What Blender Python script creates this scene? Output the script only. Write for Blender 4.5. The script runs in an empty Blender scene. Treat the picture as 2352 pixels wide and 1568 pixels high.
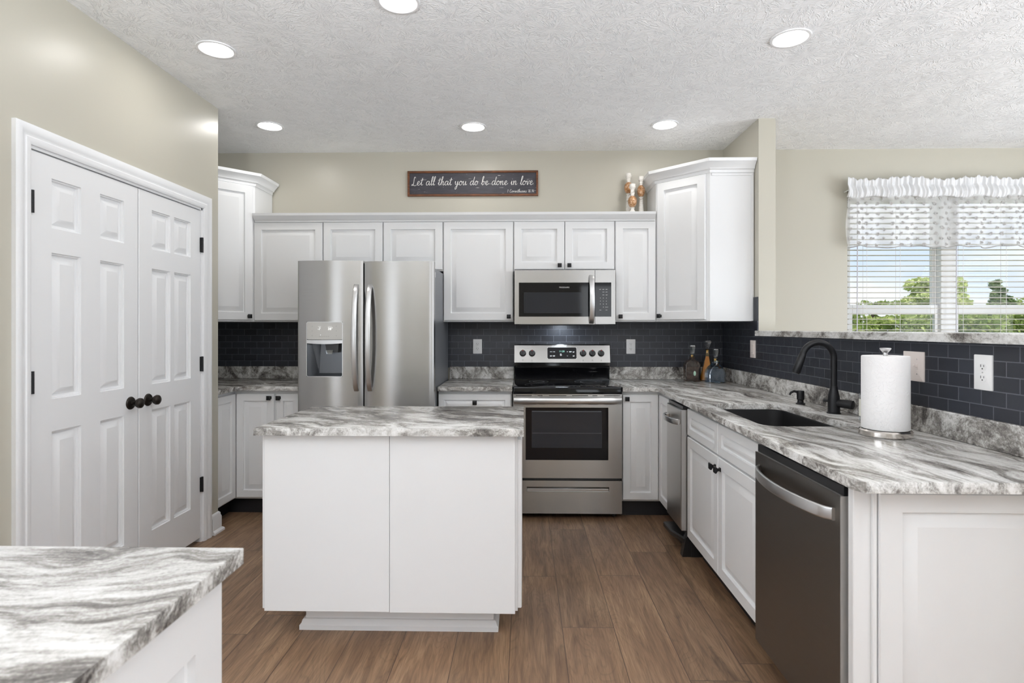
import bpy, bmesh, math, random
from mathutils import Vector, Matrix, Euler

random.seed(7)
PI = math.pi
SC = bpy.context.scene
COL = SC.collection

# ------------------------------------------------------------------ camera
cam_d = bpy.data.cameras.new('camera')
cam = bpy.data.objects.new('camera', cam_d)
COL.objects.link(cam)
SC.camera = cam
cam.location = (0.0, 0.0, 1.3236)
cam.rotation_euler = (PI / 2, 0, 0.0216)
cam_d.sensor_width = 36.0
cam_d.lens = 1300.0 / 2352 * 36.0
cam_d.shift_y = -30.8 / 2352
cam_d.clip_start = 0.05
cam_d.clip_end = 400
cam_d.dof.use_dof = True
cam_d.dof.focus_distance = 3.4
cam_d.dof.aperture_fstop = 5.6

# ------------------------------------------------------------------ world, daylight, exposure
W = bpy.data.worlds.new('sky')
SC.world = W
W.use_nodes = True
nt = W.node_tree
nt.nodes.clear()
wo = nt.nodes.new('ShaderNodeOutputWorld')
bg = nt.nodes.new('ShaderNodeBackground')
tc = nt.nodes.new('ShaderNodeTexCoord')
mp = nt.nodes.new('ShaderNodeMapping')
mp.inputs['Scale'].default_value = (1.5, 1.5, 5.0)
nz = nt.nodes.new('ShaderNodeTexNoise')
nz.inputs['Scale'].default_value = 2.2
nz.inputs['Detail'].default_value = 6
rp = nt.nodes.new('ShaderNodeValToRGB')
rp.color_ramp.elements[0].position = 0.40
rp.color_ramp.elements[0].color = (0.62, 0.77, 1.0, 1)
rp.color_ramp.elements[1].position = 0.66
rp.color_ramp.elements[1].color = (1.0, 1.0, 1.0, 1)
nt.links.new(tc.outputs['Generated'], mp.inputs['Vector'])
nt.links.new(mp.outputs['Vector'], nz.inputs['Vector'])
nt.links.new(nz.outputs['Fac'], rp.inputs['Fac'])
nt.links.new(rp.outputs['Color'], bg.inputs['Color'])
bg.inputs['Strength'].default_value = 0.95
nt.links.new(bg.outputs['Background'], wo.inputs['Surface'])

SC.view_settings.view_transform = 'Standard'
SC.view_settings.look = 'None'
SC.view_settings.gamma = 1.0
SC.view_settings.use_curve_mapping = False
SC.view_settings.exposure = 0.20
SC.cycles.max_bounces = 10
SC.cycles.diffuse_bounces = 6
SC.cycles.glossy_bounces = 5
SC.cycles.transparent_max_bounces = 24
SC.cycles.sample_clamp_indirect = 6.0
SC.cycles.caustics_reflective = False
SC.cycles.caustics_refractive = False


def sun(rot, strength, color):
    l = bpy.data.lights.new('sun', 'SUN')
    l.energy = strength
    l.color = color
    l.angle = math.radians(3)
    o = bpy.data.objects.new('sun', l)
    COL.objects.link(o)
    o.rotation_euler = rot


# high sun: lights the trees outside, the walls face away from it
sun((math.radians(38), 0, math.radians(25)), 3.6, (1.0, 0.95, 0.86))


def window_light(name, loc, rot, sx, sy, energy, color):
    l = bpy.data.lights.new(name, 'AREA')
    l.shape = 'RECTANGLE'
    l.size, l.size_y = sx, sy
    l.energy = energy
    l.color = color
    o = bpy.data.objects.new(name, l)
    COL.objects.link(o)
    o.location = loc
    o.rotation_euler = rot


# area lamps added as daylight in unseen openings; side ones fill dim faces
DAY = (0.90, 0.95, 1.0)
REAR_Y, RIGHT_X, LEFT_X = -3.6, 5.2, -4.8
UP = math.radians(25)       # tilts the added lamps upwards to brighten the ceiling
window_light('daylight_rear', (-3.15, REAR_Y - 0.05, 1.35), (PI / 2 + UP, 0, 0), 0.9, 1.8, 14, DAY)
window_light('daylight_rear', (1.65, REAR_Y - 0.05, 1.60), (PI / 2 + UP, 0, 0), 0.85, 1.4, 12, DAY)
window_light('daylight_rear', (3.85, REAR_Y - 0.05, 1.25), (PI / 2 + UP, 0, 0), 1.9, 2.1, 26, DAY)
window_light('fill_daylight_right', (RIGHT_X + 0.05, 2.2, 1.25), (PI / 2 + UP, 0, PI / 2), 1.9, 2.1, 88, DAY)
window_light('fill_daylight_right', (RIGHT_X + 0.05, -1.2, 1.25), (PI / 2 + UP, 0, PI / 2), 2.9, 2.1, 60, DAY)
window_light('fill_daylight_left', (LEFT_X - 0.05, -0.95, 1.25), (PI / 2 + UP, 0, -PI / 2), 3.8, 2.1, 105, DAY)
LAMP_EMIT = 46.0


# ------------------------------------------------------------------ material helpers
def srgb(r, g, b):
    f = lambda c: (c / 255 / 12.92) if c / 255 <= 0.04045 else ((c / 255 + 0.055) / 1.055) ** 2.4
    return (f(r), f(g), f(b))


class NT:
    def __init__(s, name):
        s.m = bpy.data.materials.new(name)
        s.m.use_nodes = True
        s.t = s.m.node_tree
        s.p = s.t.nodes['Principled BSDF']
        s.out = s.t.nodes['Material Output']

    def n(s, kind, **kw):
        nd = s.t.nodes.new('ShaderNode' + kind)
        for k, v in kw.items():
            if k in nd.inputs:
                s.put(nd.inputs[k], v)
            else:
                setattr(nd, k, v)
        return nd

    def put(s, sock, v):
        if isinstance(v, bpy.types.NodeSocket):
            s.t.links.new(v, sock)
        else:
            sock.default_value = v

    def math(s, op, a, b=None, c=None):
        nd = s.t.nodes.new('ShaderNodeMath')
        nd.operation = op
        for i, v in enumerate((a, b, c)):
            if v is not None:
                s.put(nd.inputs[i], v)
        return nd.outputs[0]

    def ramp(s, fac, stops, interp='LINEAR'):
        nd = s.t.nodes.new('ShaderNodeValToRGB')
        cr = nd.color_ramp
        cr.interpolation = interp
        while len(cr.elements) < len(stops):
            cr.elements.new(0.5)
        for e, (p, c) in zip(cr.elements, stops):
            e.position = p
            e.color = (c, c, c, 1) if not isinstance(c, tuple) else (*c, 1)
        s.put(nd.inputs['Fac'], fac)
        return nd.outputs['Color']

    def mix(s, fac, a, b, blend='MIX'):
        nd = s.t.nodes.new('ShaderNodeMix')
        nd.data_type = 'RGBA'
        nd.blend_type = blend
        s.put(nd.inputs['Factor'], fac)
        for i, v in ((6, a), (7, b)):
            s.put(nd.inputs[i], (*v, 1) if isinstance(v, tuple) and len(v) == 3 else v)
        return nd.outputs[2]

    def obj(s):
        return s.n('TexCoord').outputs['Object']

    def mapping(s, vec, loc=(0, 0, 0), rot=(0, 0, 0), scale=(1, 1, 1)):
        nd = s.n('Mapping', Vector=vec, Location=loc, Rotation=rot, Scale=scale)
        return nd.outputs[0]

    def noise(s, vec, scale, detail=4, rough=0.5, dist=0.0, lac=2.0):
        nd = s.n('TexNoise', Vector=vec, Scale=scale, Detail=detail, Roughness=rough, Distortion=dist, Lacunarity=lac)
        return nd

    def bump(s, height, strength, dist=0.01):
        nd = s.n('Bump', Height=height, Strength=strength, Distance=dist)
        s.t.links.new(nd.outputs[0], s.p.inputs['Normal'])

    def set(s, **kw):
        for k, v in kw.items():
            k = {'color': 'Base Color', 'rough': 'Roughness', 'metal': 'Metallic', 'aniso': 'Anisotropic', 'spec': 'Specular IOR Level',
                 'trans': 'Transmission Weight', 'ior': 'IOR', 'coat': 'Coat Weight', 'emit': 'Emission Color', 'emits': 'Emission Strength',
                 'alpha': 'Alpha', 'sub': 'Subsurface Weight'}.get(k, k)
            if isinstance(v, tuple) and len(v) == 3:
                v = (*v, 1)
            s.put(s.p.inputs[k], v)
        return s


def plain(name, color, rough=0.5, **kw):
    m = NT(name)
    m.set(color=color, rough=rough, **kw)
    return m.m


def mat_paint(name, color, rough=0.45, bump=0.04, scale=220):
    m = NT(name)
    m.set(color=color, rough=rough)
    nz = m.noise(m.obj(), scale, 2)
    m.bump(nz.outputs['Fac'], bump, 0.002)
    return m.m


def mat_ceiling():
    m = NT('ceiling_stomp_texture')
    m.set(color=(0.94, 0.945, 0.955), rough=0.8)
    co = m.obj()
    total = None
    for sc, loc, seed in ((4.8, (0, 0, 0), 0.0), (6.2, (3.3, 1.7, 0), 40.0)):
        v = m.mapping(co, loc=loc)
        warp = m.noise(v, 9, 2)
        vv = m.n('VectorMath', operation='MULTIPLY_ADD')
        m.put(vv.inputs[0], warp.outputs['Color'])
        m.put(vv.inputs[1], (0.05, 0.05, 0.0))
        m.put(vv.inputs[2], v)
        flat = m.n('VectorMath', operation='MULTIPLY')
        m.put(flat.inputs[0], vv.outputs[0])
        m.put(flat.inputs[1], (1, 1, 0))
        vo = m.n('TexVoronoi', Vector=flat.outputs[0], Scale=sc, voronoi_dimensions='2D')
        sub = m.n('VectorMath', operation='SUBTRACT')
        m.put(sub.inputs[0], flat.outputs[0])
        m.put(sub.inputs[1], vo.outputs['Position'])
        sp = m.n('SeparateXYZ', Vector=sub.outputs[0])
        ang = m.math('ARCTAN2', sp.outputs[1], sp.outputs[0])
        sr = m.n('SeparateColor', Color=vo.outputs['Color'])
        a2 = m.math('MULTIPLY_ADD', ang, 4.6, m.math('MULTIPLY', sr.outputs[0], 60.0))
        cb = m.n('CombineXYZ', X=a2, Y=m.math('MULTIPLY', vo.outputs['Distance'], 1.8), Z=seed)
        nn = m.noise(cb.outputs[0], 1.5, 2, 0.55)
        r = m.ramp(nn.outputs['Fac'], [(0.53, 0.0), (0.585, 1.0), (0.65, 0.15)])
        mask = m.ramp(vo.outputs['Distance'], [(0.08, 0.0), (0.28, 1.0), (0.7, 0.3)])
        h = m.math('MULTIPLY', r, mask)
        total = h if total is None else m.math('MAXIMUM', total, h)
    fine = m.noise(co, 90, 2)
    h = m.math('MULTIPLY_ADD', fine.outputs['Fac'], 0.22, total)
    m.bump(h, 0.62, 0.0100)
    return m.m


def mat_floor():
    m = NT('vinyl_plank_floor')
    co = m.obj()
    sp = m.n('SeparateXYZ', Vector=co)
    PW, PL = 0.2275, 1.22
    row_f = m.math('DIVIDE', m.math('SUBTRACT', sp.outputs[0], 0.168), PW)
    row = m.math('FLOOR', row_f)
    fx = m.math('FRACT', row_f)
    wn = m.n('TexWhiteNoise', noise_dimensions='1D')
    m.put(wn.inputs['W'], row)
    yy = m.math('MULTIPLY_ADD', wn.outputs['Value'], 1.0, m.math('DIVIDE', m.math('SUBTRACT', sp.outputs[1], 2.0), PL))
    idx = m.math('FLOOR', yy)
    fy = m.math('FRACT', yy)
    wn2 = m.n('TexWhiteNoise', noise_dimensions='2D')
    cb = m.n('CombineXYZ', X=row, Y=idx)
    m.put(wn2.inputs['Vector'], cb.outputs[0])
    rnd = wn2.outputs['Value']
    # grain, shifted per plank
    off = m.n('CombineXYZ', X=m.math('MULTIPLY', rnd, 37.0), Y=m.math('MULTIPLY', rnd, 91.0))
    add = m.n('VectorMath', operation='ADD')
    m.put(add.inputs[0], co)
    m.put(add.inputs[1], off.outputs[0])
    g1 = m.noise(m.mapping(add.outputs[0], scale=(9, 0.9, 1)), 2.2, 6, 0.6, 1.2)
    g2 = m.noise(m.mapping(add.outputs[0], scale=(60, 2.5, 1)), 3.0, 4, 0.6, 0.4)
    g3 = m.noise(m.mapping(add.outputs[0], scale=(2.4, 0.7, 1)), 1.6, 3, 0.5, 0.6)
    base = m.ramp(g1.outputs['Fac'], [(0.28, srgb(98, 74, 54)), (0.5, srgb(133, 105, 80)), (0.70, srgb(160, 131, 102))])
    fine = m.ramp(g2.outputs['Fac'], [(0.34, 0.62), (0.5, 0.97), (0.68, 1.12)])
    c = m.mix(0.75, base, fine, 'MULTIPLY')
    c = m.mix(m.ramp(g3.outputs['Fac'], [(0.35, 0.0), (0.65, 0.45)]), c, srgb(92, 68, 52))
    rg = m.noise(m.mapping(add.outputs[0], scale=(3.6, 0.55, 1)), 1.5, 2, 0.5, 0.8)
    rings = m.math('FRACT', m.math('MULTIPLY', rg.outputs['Fac'], 26.0))
    c = m.mix(0.55, c, m.ramp(rings, [(0.0, 0.70), (0.22, 1.0), (0.85, 1.04), (1.0, 0.70)]), 'MULTIPLY')
    tone = m.ramp(rnd, [(0.0, 0.80), (0.5, 0.96), (1.0, 1.12)])
    c = m.mix(1.0, c, tone, 'MULTIPLY')
    # knots and cracks
    kn = m.n('TexVoronoi', Vector=m.mapping(add.outputs[0], scale=(5.0, 2.0, 1)), Scale=1.1)
    kd = m.ramp(kn.outputs['Distance'], [(0.0, 0.55), (0.10, 1.0)])
    c = m.mix(0.7, c, kd, 'MULTIPLY')
    # seams
    ex = m.math('MINIMUM', fx, m.math('SUBTRACT', 1.0, fx))
    ey = m.math('MULTIPLY', m.math('MINIMUM', fy, m.math('SUBTRACT', 1.0, fy)), PL / PW)
    e = m.math('MINIMUM', ex, ey)
    seam = m.ramp(e, [(0.0, 0.0), (0.004, 0.1), (0.009, 1.0)])
    c = m.mix(seam, srgb(66, 49, 38), c)
    m.set(color=c, rough=m.ramp(g2.outputs['Fac'], [(0.3, 0.52), (0.7, 0.40)]))
    h = m.math('MULTIPLY_ADD', g2.outputs['Fac'], 0.25, seam)
    m.bump(h, 0.25, 0.002)
    return m.m


def mat_tile(name, axis, xo, shift):
    # running bond of small slate bricks; axis 0: wall along X, 1: wall along Y
    m = NT(name)
    co = m.obj()
    sp = m.n('SeparateXYZ', Vector=co)
    cb = m.n('CombineXYZ', X=m.math('SUBTRACT', sp.outputs[axis], xo), Y=m.math('ADD', sp.outputs[2], shift))
    br = m.n('TexBrick', Vector=cb.outputs[0], Scale=1.0, offset=0.5, squash=1.0)
    m.put(br.inputs['Color1'], (*srgb(34, 36, 43), 1))
    m.put(br.inputs['Color2'], (*srgb(45, 48, 56), 1))
    m.put(br.inputs['Mortar'], (*srgb(84, 87, 94), 1))
    m.put(br.inputs['Mortar Size'], 0.0018)
    m.put(br.inputs['Mortar Smooth'], 0.1)
    m.put(br.inputs['Brick Width'], 0.103)
    m.put(br.inputs['Row Height'], 0.0515)
    nz = m.noise(co, 60, 5, 0.65)
    c = m.mix(0.6, br.outputs['Color'], m.ramp(nz.outputs['Fac'], [(0.3, 0.75), (0.7, 1.25)]), 'MULTIPLY')
    m.set(color=c, rough=m.ramp(nz.outputs['Fac'], [(0.3, 0.34), (0.7, 0.50)]))
    h = m.math('MULTIPLY_ADD', nz.outputs['Fac'], 0.25, m.math('SUBTRACT', 1.0, br.outputs['Fac']))
    m.bump(h, 0.4, 0.002)
    return m.m


def mat_granite(name, ang, stretch=5.0, scale=1.0, bias=0.0, seed=0.0):
    # streaky grey and white stone; streaks run along the direction ang (radians from +X)
    m = NT(name)
    co = m.obj()
    v0 = m.mapping(co, loc=(seed, seed * 0.7, 0), rot=(0, 0, 0))
    w = m.noise(v0, 1.8, 3, 0.5)
    ctr = m.n('VectorMath', operation='MULTIPLY_ADD')
    m.put(ctr.inputs[0], w.outputs['Color'])
    m.put(ctr.inputs[1], (0.34, 0.34, 0.2))
    m.put(ctr.inputs[2], v0)
    v = m.mapping(ctr.outputs[0], rot=(0, 0, -ang))
    v = m.mapping(v, scale=(1.0 * scale, stretch * scale, stretch * 0.8 * scale))
    n1 = m.noise(v, 1.9, 10, 0.70, 0.6)
    n2 = m.noise(m.mapping(v, scale=(2.6, 3.2, 3.2)), 2.6, 9, 0.75, 1.2)
    sp = m.noise(co, 170, 3, 0.7)
    f = m.math('MULTIPLY_ADD', n1.outputs['Fac'], 0.66, m.math('MULTIPLY', n2.outputs['Fac'], 0.34))
    f = m.math('ADD', f, m.math('MULTIPLY_ADD', sp.outputs['Fac'], 0.16, -0.08 + bias))
    c = m.ramp(f, [(0.355, (0.040, 0.036, 0.034)), (0.415, (0.120, 0.110, 0.102)), (0.462, (0.245, 0.230, 0.212)),
                   (0.500, (0.420, 0.405, 0.382)), (0.540, (0.600, 0.590, 0.568)), (0.61, (0.780, 0.775, 0.760))])
    m.set(color=c, rough=0.24)
    return m.m


def mat_steel(name, color, rough=0.27, aniso=0.8, axis='Z', rot=0.25, grain=(1.2, 1.2, 260)):
    m = NT(name)
    co = m.obj()
    g = m.noise(m.mapping(co, scale=grain), 3.0, 3, 0.6)
    c = m.mix(0.10, color, m.ramp(g.outputs['Fac'], [(0.3, 0.6), (0.7, 1.3)]), 'MULTIPLY')
    tg = m.n('Tangent', direction_type='RADIAL', axis=axis)
    m.set(color=c, metal=1.0, rough=rough, aniso=aniso)
    m.p.inputs['Anisotropic Rotation'].default_value = rot
    m.put(m.p.inputs['Tangent'], tg.outputs[0])
    return m.m


def mat_glass(name, color, alpha, rough=0.03, refl=0.9):
    m = NT(name)
    tr = m.n('BsdfTransparent')
    tr.inputs['Color'].default_value = (*color, 1)
    gl = m.n('BsdfGlossy', Roughness=rough)
    gl.inputs['Color'].default_value = (1, 1, 1, 1)
    fr = m.n('Fresnel', IOR=1.5)
    fac = m.math('MULTIPLY_ADD', fr.outputs[0], refl, alpha)
    mx = m.n('MixShader')
    m.put(mx.inputs[0], fac)
    m.put(mx.inputs[1], tr.outputs[0])
    m.put(mx.inputs[2], gl.outputs[0])
    m.put(m.out.inputs['Surface'], mx.outputs[0])
    return m.m


def mat_sheer():
    m = NT('sheer_white_voile')
    tr = m.n('BsdfTransparent')
    df = m.n('BsdfDiffuse')
    df.inputs['Color'].default_value = (0.9, 0.9, 0.9, 1)
    tl = m.n('BsdfTranslucent')
    tl.inputs['Color'].default_value = (0.95, 0.95, 0.95, 1)
    m1 = m.n('MixShader', Fac=0.25)
    m.put(m1.inputs[1], df.outputs[0])
    m.put(m1.inputs[2], tl.outputs[0])
    m2 = m.n('MixShader')
    m.put(m2.inputs[0], 0.55)
    m.put(m2.inputs[1], tr.outputs[0])
    m.put(m2.inputs[2], m1.outputs[0])
    m.put(m.out.inputs['Surface'], m2.outputs[0])
    return m.m


def mat_emit(name, color, strength):
    return plain(name, (0.0, 0.0, 0.0), 0.5, emit=color, emits=strength)


M = {}
M['wall'] = mat_paint('beige_wall_paint', srgb(189, 185, 172), 0.36)
M['ceiling'] = mat_ceiling()
M['floor'] = mat_floor()
M['tile_back'] = mat_tile('slate_tile_back', 0, -0.02, -0.0274 + 0.0515)
M['tile_side'] = mat_tile('slate_tile_side', 1, 0.05, -0.0274 + 0.0515)
M['slate'] = mat_paint('slate_plain', srgb(40, 43, 51), 0.45, 0.2, 60)
M['white'] = mat_paint('white_cabinet_paint', (0.80, 0.805, 0.81), 0.38, 0.02, 150)
M['trim'] = mat_paint('white_trim_paint', (0.82, 0.825, 0.835), 0.35, 0.02, 150)
M['toe'] = plain('black_toe_kick', (0.012, 0.012, 0.014), 0.4)
M['black'] = plain('matte_black_metal', (0.007, 0.007, 0.008), 0.42, spec=0.3)
M['bronze'] = plain('oil_rubbed_bronze', (0.030, 0.024, 0.020), 0.28, metal=0.7)
M['gloss_black'] = plain('black_glass', (0.004, 0.004, 0.005), 0.05, spec=0.28)
M['black_plastic'] = plain('black_plastic', (0.012, 0.012, 0.013), 0.3)
M['gap'] = plain('dark_gap', (0.006, 0.006, 0.006), 0.8)
M['steel'] = mat_steel('brushed_steel', (0.42, 0.412, 0.40))
M['steel_dark'] = mat_steel('dark_brushed_steel', (0.25, 0.235, 0.22), 0.36)  # darker base colour than the other steel, on the dishwasher front
M['steel_smooth'] = plain('satin_steel', (0.62, 0.62, 0.62), 0.30, metal=1.0)
M['case_grey'] = plain('grey_painted_steel', srgb(118, 121, 126), 0.35, metal=0.3)
M['panel_grey'] = plain('light_grey_plastic', srgb(190, 188, 183), 0.35, metal=0.35)
M['chrome'] = plain('chrome', (0.8, 0.8, 0.8), 0.08, metal=1.0)
M['display_white'] = mat_emit('display_white', (1, 1, 1), 1.2)
M['display_green'] = mat_emit('display_green', (0.35, 0.85, 0.72), 0.9)
M['print_grey'] = plain('grey_print', (0.28, 0.28, 0.28), 0.5)
M['ring_grey'] = plain('faint_grey_print', (0.05, 0.05, 0.05), 0.3)
M['print_white'] = plain('white_print', (0.75, 0.75, 0.75), 0.5)
M['red'] = plain('red_mark', (0.5, 0.02, 0.03), 0.4)
M['lens'] = mat_emit('lamp_lens', (1.0, 0.975, 0.945), LAMP_EMIT)
M['hoodlens'] = mat_emit('hood_lens', (0.80, 0.90, 1.0), 70.0)
M['plate'] = plain('white_plastic', (0.82, 0.82, 0.82), 0.35)
M['plate_warm'] = plain('pinkish_white_plastic', srgb(232, 222, 217), 0.35)
M['sink'] = plain('black_composite', (0.012, 0.0115, 0.012), 0.45, spec=0.3)
M['paper'] = None
M['clear'] = mat_glass('clear_glass', (0.90, 0.93, 0.95), 0.10)
M['window_glass'] = mat_glass('window_glass', (0.98, 0.99, 0.985), 0.0, 0.0, 0.25)
M['smoke_glass'] = mat_glass('smoky_brown_glass', (0.60, 0.48, 0.40), 0.08)
M['amber_glass'] = mat_glass('amber_glass', (0.90, 0.66, 0.14), 0.03, 0.03, 0.6)
M['blue_glass'] = mat_glass('blue_glass', (0.62, 0.78, 0.90), 0.14)
M['amber_fill'] = plain('amber_liquid', (0.56, 0.29, 0.010), 0.2, spec=0.2)
M['smoke_fill'] = plain('brown_liquid', (0.10, 0.062, 0.045), 0.25)
M['blue_fill'] = plain('blue_grey_liquid', (0.12, 0.17, 0.23), 0.25)
M['gold'] = plain('gold_cork', (0.75, 0.48, 0.13), 0.4)
M['mint'] = plain('mint_label', (0.55, 0.80, 0.62), 0.5)
M['blind'] = plain('shaded_white_faux_wood', (0.60, 0.565, 0.50), 0.5)  # white slats toned tan; shade of their undersides put into the colour
M['cord'] = plain('white_cord', (0.75, 0.74, 0.72), 0.7)
M['sheer'] = mat_sheer()
M['ruffle'] = plain('white_gathered_cloth', (0.74, 0.745, 0.755), 0.9)
m = NT('white_tuft')
df, tl, mx = m.n('BsdfDiffuse', Color=(0.56, 0.55, 0.54, 1)), m.n('BsdfTranslucent', Color=(0.56, 0.55, 0.54, 1)), m.n('MixShader', Fac=0.3)
m.put(mx.inputs[1], df.outputs[0])
m.put(mx.inputs[2], tl.outputs[0])
m.put(m.out.inputs['Surface'], mx.outputs[0])
M['tuft'] = m.m
M['vinyl'] = plain('white_vinyl', (0.84, 0.85, 0.86), 0.35)
M['granite_side'] = mat_granite('granite_side_counter', math.radians(104), 6.5, 1.25, 0.012, 0.3)
M['granite_isl'] = mat_granite('granite_island', math.radians(-24), 2.6, 1.7, -0.012, 5.1)
M['granite_pen'] = mat_granite('granite_peninsula', math.radians(6), 6.0, 1.35, -0.002, 9.7)
M['granite_back'] = mat_granite('granite_back_counter', math.radians(-14), 3.0, 1.6, -0.02, 2.2)
M['granite_splash'] = mat_granite('granite_splash', math.radians(60), 2.2, 2.0, -0.016, 7.2)
M['granite_ledge'] = mat_granite('granite_ledge', math.radians(80), 2.6, 1.8, 0.02, 3.1)


def mat_paper():
    m = NT('embossed_paper')
    m.set(color=(0.84, 0.83, 0.83), rough=0.9)
    vo = m.n('TexVoronoi', Vector=m.obj(), Scale=55, feature='DISTANCE_TO_EDGE')
    nz = m.noise(m.obj(), 26, 2, 0.5, 2.5)
    h = m.math('MULTIPLY_ADD', vo.outputs['Distance'], 0.6, m.ramp(nz.outputs['Fac'], [(0.45, 0.0), (0.5, 0.5), (0.55, 0.0)]))
    m.bump(h, 0.4, 0.004)
    return m.m


M['paper'] = mat_paper()


def mat_sign_board():
    m = NT('weathered_black_board')
    co = m.obj()
    g = m.noise(m.mapping(co, scale=(1.5, 1, 14)), 6, 5, 0.65, 0.4)
    c = m.ramp(g.outputs['Fac'], [(0.3, srgb(40, 39, 46)), (0.6, srgb(62, 60, 68)), (0.75, srgb(82, 80, 88))])
    ch = m.noise(m.mapping(co, scale=(2.2, 1, 26)), 5, 3, 0.6, 0.2)
    chip = m.ramp(ch.outputs['Fac'], [(0.685, 0.0), (0.70, 1.0)])
    m.set(color=m.mix(chip, c, srgb(215, 212, 208)), rough=0.5)
    return m.m


def mat_wood(name, c1, c2):
    m = NT(name)
    g = m.noise(m.mapping(m.obj(), scale=(3, 20, 20)), 5, 5, 0.6, 0.4)
    m.set(color=m.ramp(g.outputs['Fac'], [(0.3, c1), (0.7, c2)]), rough=0.5)
    return m.m


def mat_whitewash():
    m = NT('whitewashed_wood')
    g = m.noise(m.mapping(m.obj(), scale=(10, 10, 60)), 3, 5, 0.7)
    m.set(color=m.ramp(g.outputs['Fac'], [(0.32, srgb(150, 138, 122)), (0.45, srgb(226, 222, 214)), (0.7, srgb(238, 235, 230))]), rough=0.7)
    return m.m


def mat_copper():
    m = NT('aged_copper_leaf')
    g = m.noise(m.obj(), 45, 5, 0.7)
    m.set(color=m.ramp(g.outputs['Fac'], [(0.36, srgb(146, 98, 54)), (0.50, srgb(186, 140, 98)), (0.62, srgb(214, 184, 158))]), rough=0.4, metal=0.2)
    return m.m


M['board'] = mat_sign_board()
M['sign_frame'] = mat_wood('walnut_frame', srgb(66, 36, 18), srgb(130, 78, 42))
M['whitewash'] = mat_whitewash()
M['copper'] = mat_copper()


def mat_leaf(name, c1, c2):
    m = NT(name)
    nz = m.noise(m.obj(), 2.2, 3)
    c = m.ramp(nz.outputs['Fac'], [(0.35, c1), (0.65, c2)])
    df = m.n('BsdfDiffuse', Color=c)
    tl = m.n('BsdfTranslucent', Color=c)
    mx = m.n('MixShader', Fac=0.35)
    m.put(mx.inputs[1], df.outputs[0])
    m.put(mx.inputs[2], tl.outputs[0])
    m.put(m.out.inputs['Surface'], mx.outputs[0])
    return m.m


M['leaf_light'] = mat_leaf('light_green_leaves', (0.48, 0.56, 0.22), (0.72, 0.76, 0.42))
M['leaf_mid'] = mat_leaf('mid_green_leaves', (0.22, 0.31, 0.09), (0.50, 0.56, 0.22))
M['leaf_dark'] = mat_leaf('dark_green_needles', (0.17, 0.25, 0.12), (0.36, 0.44, 0.22))
M['bark'] = plain('bark', (0.12, 0.09, 0.07), 0.9)
M['lawn'] = plain('lawn_grass', (0.10, 0.17, 0.04), 0.9)


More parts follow.
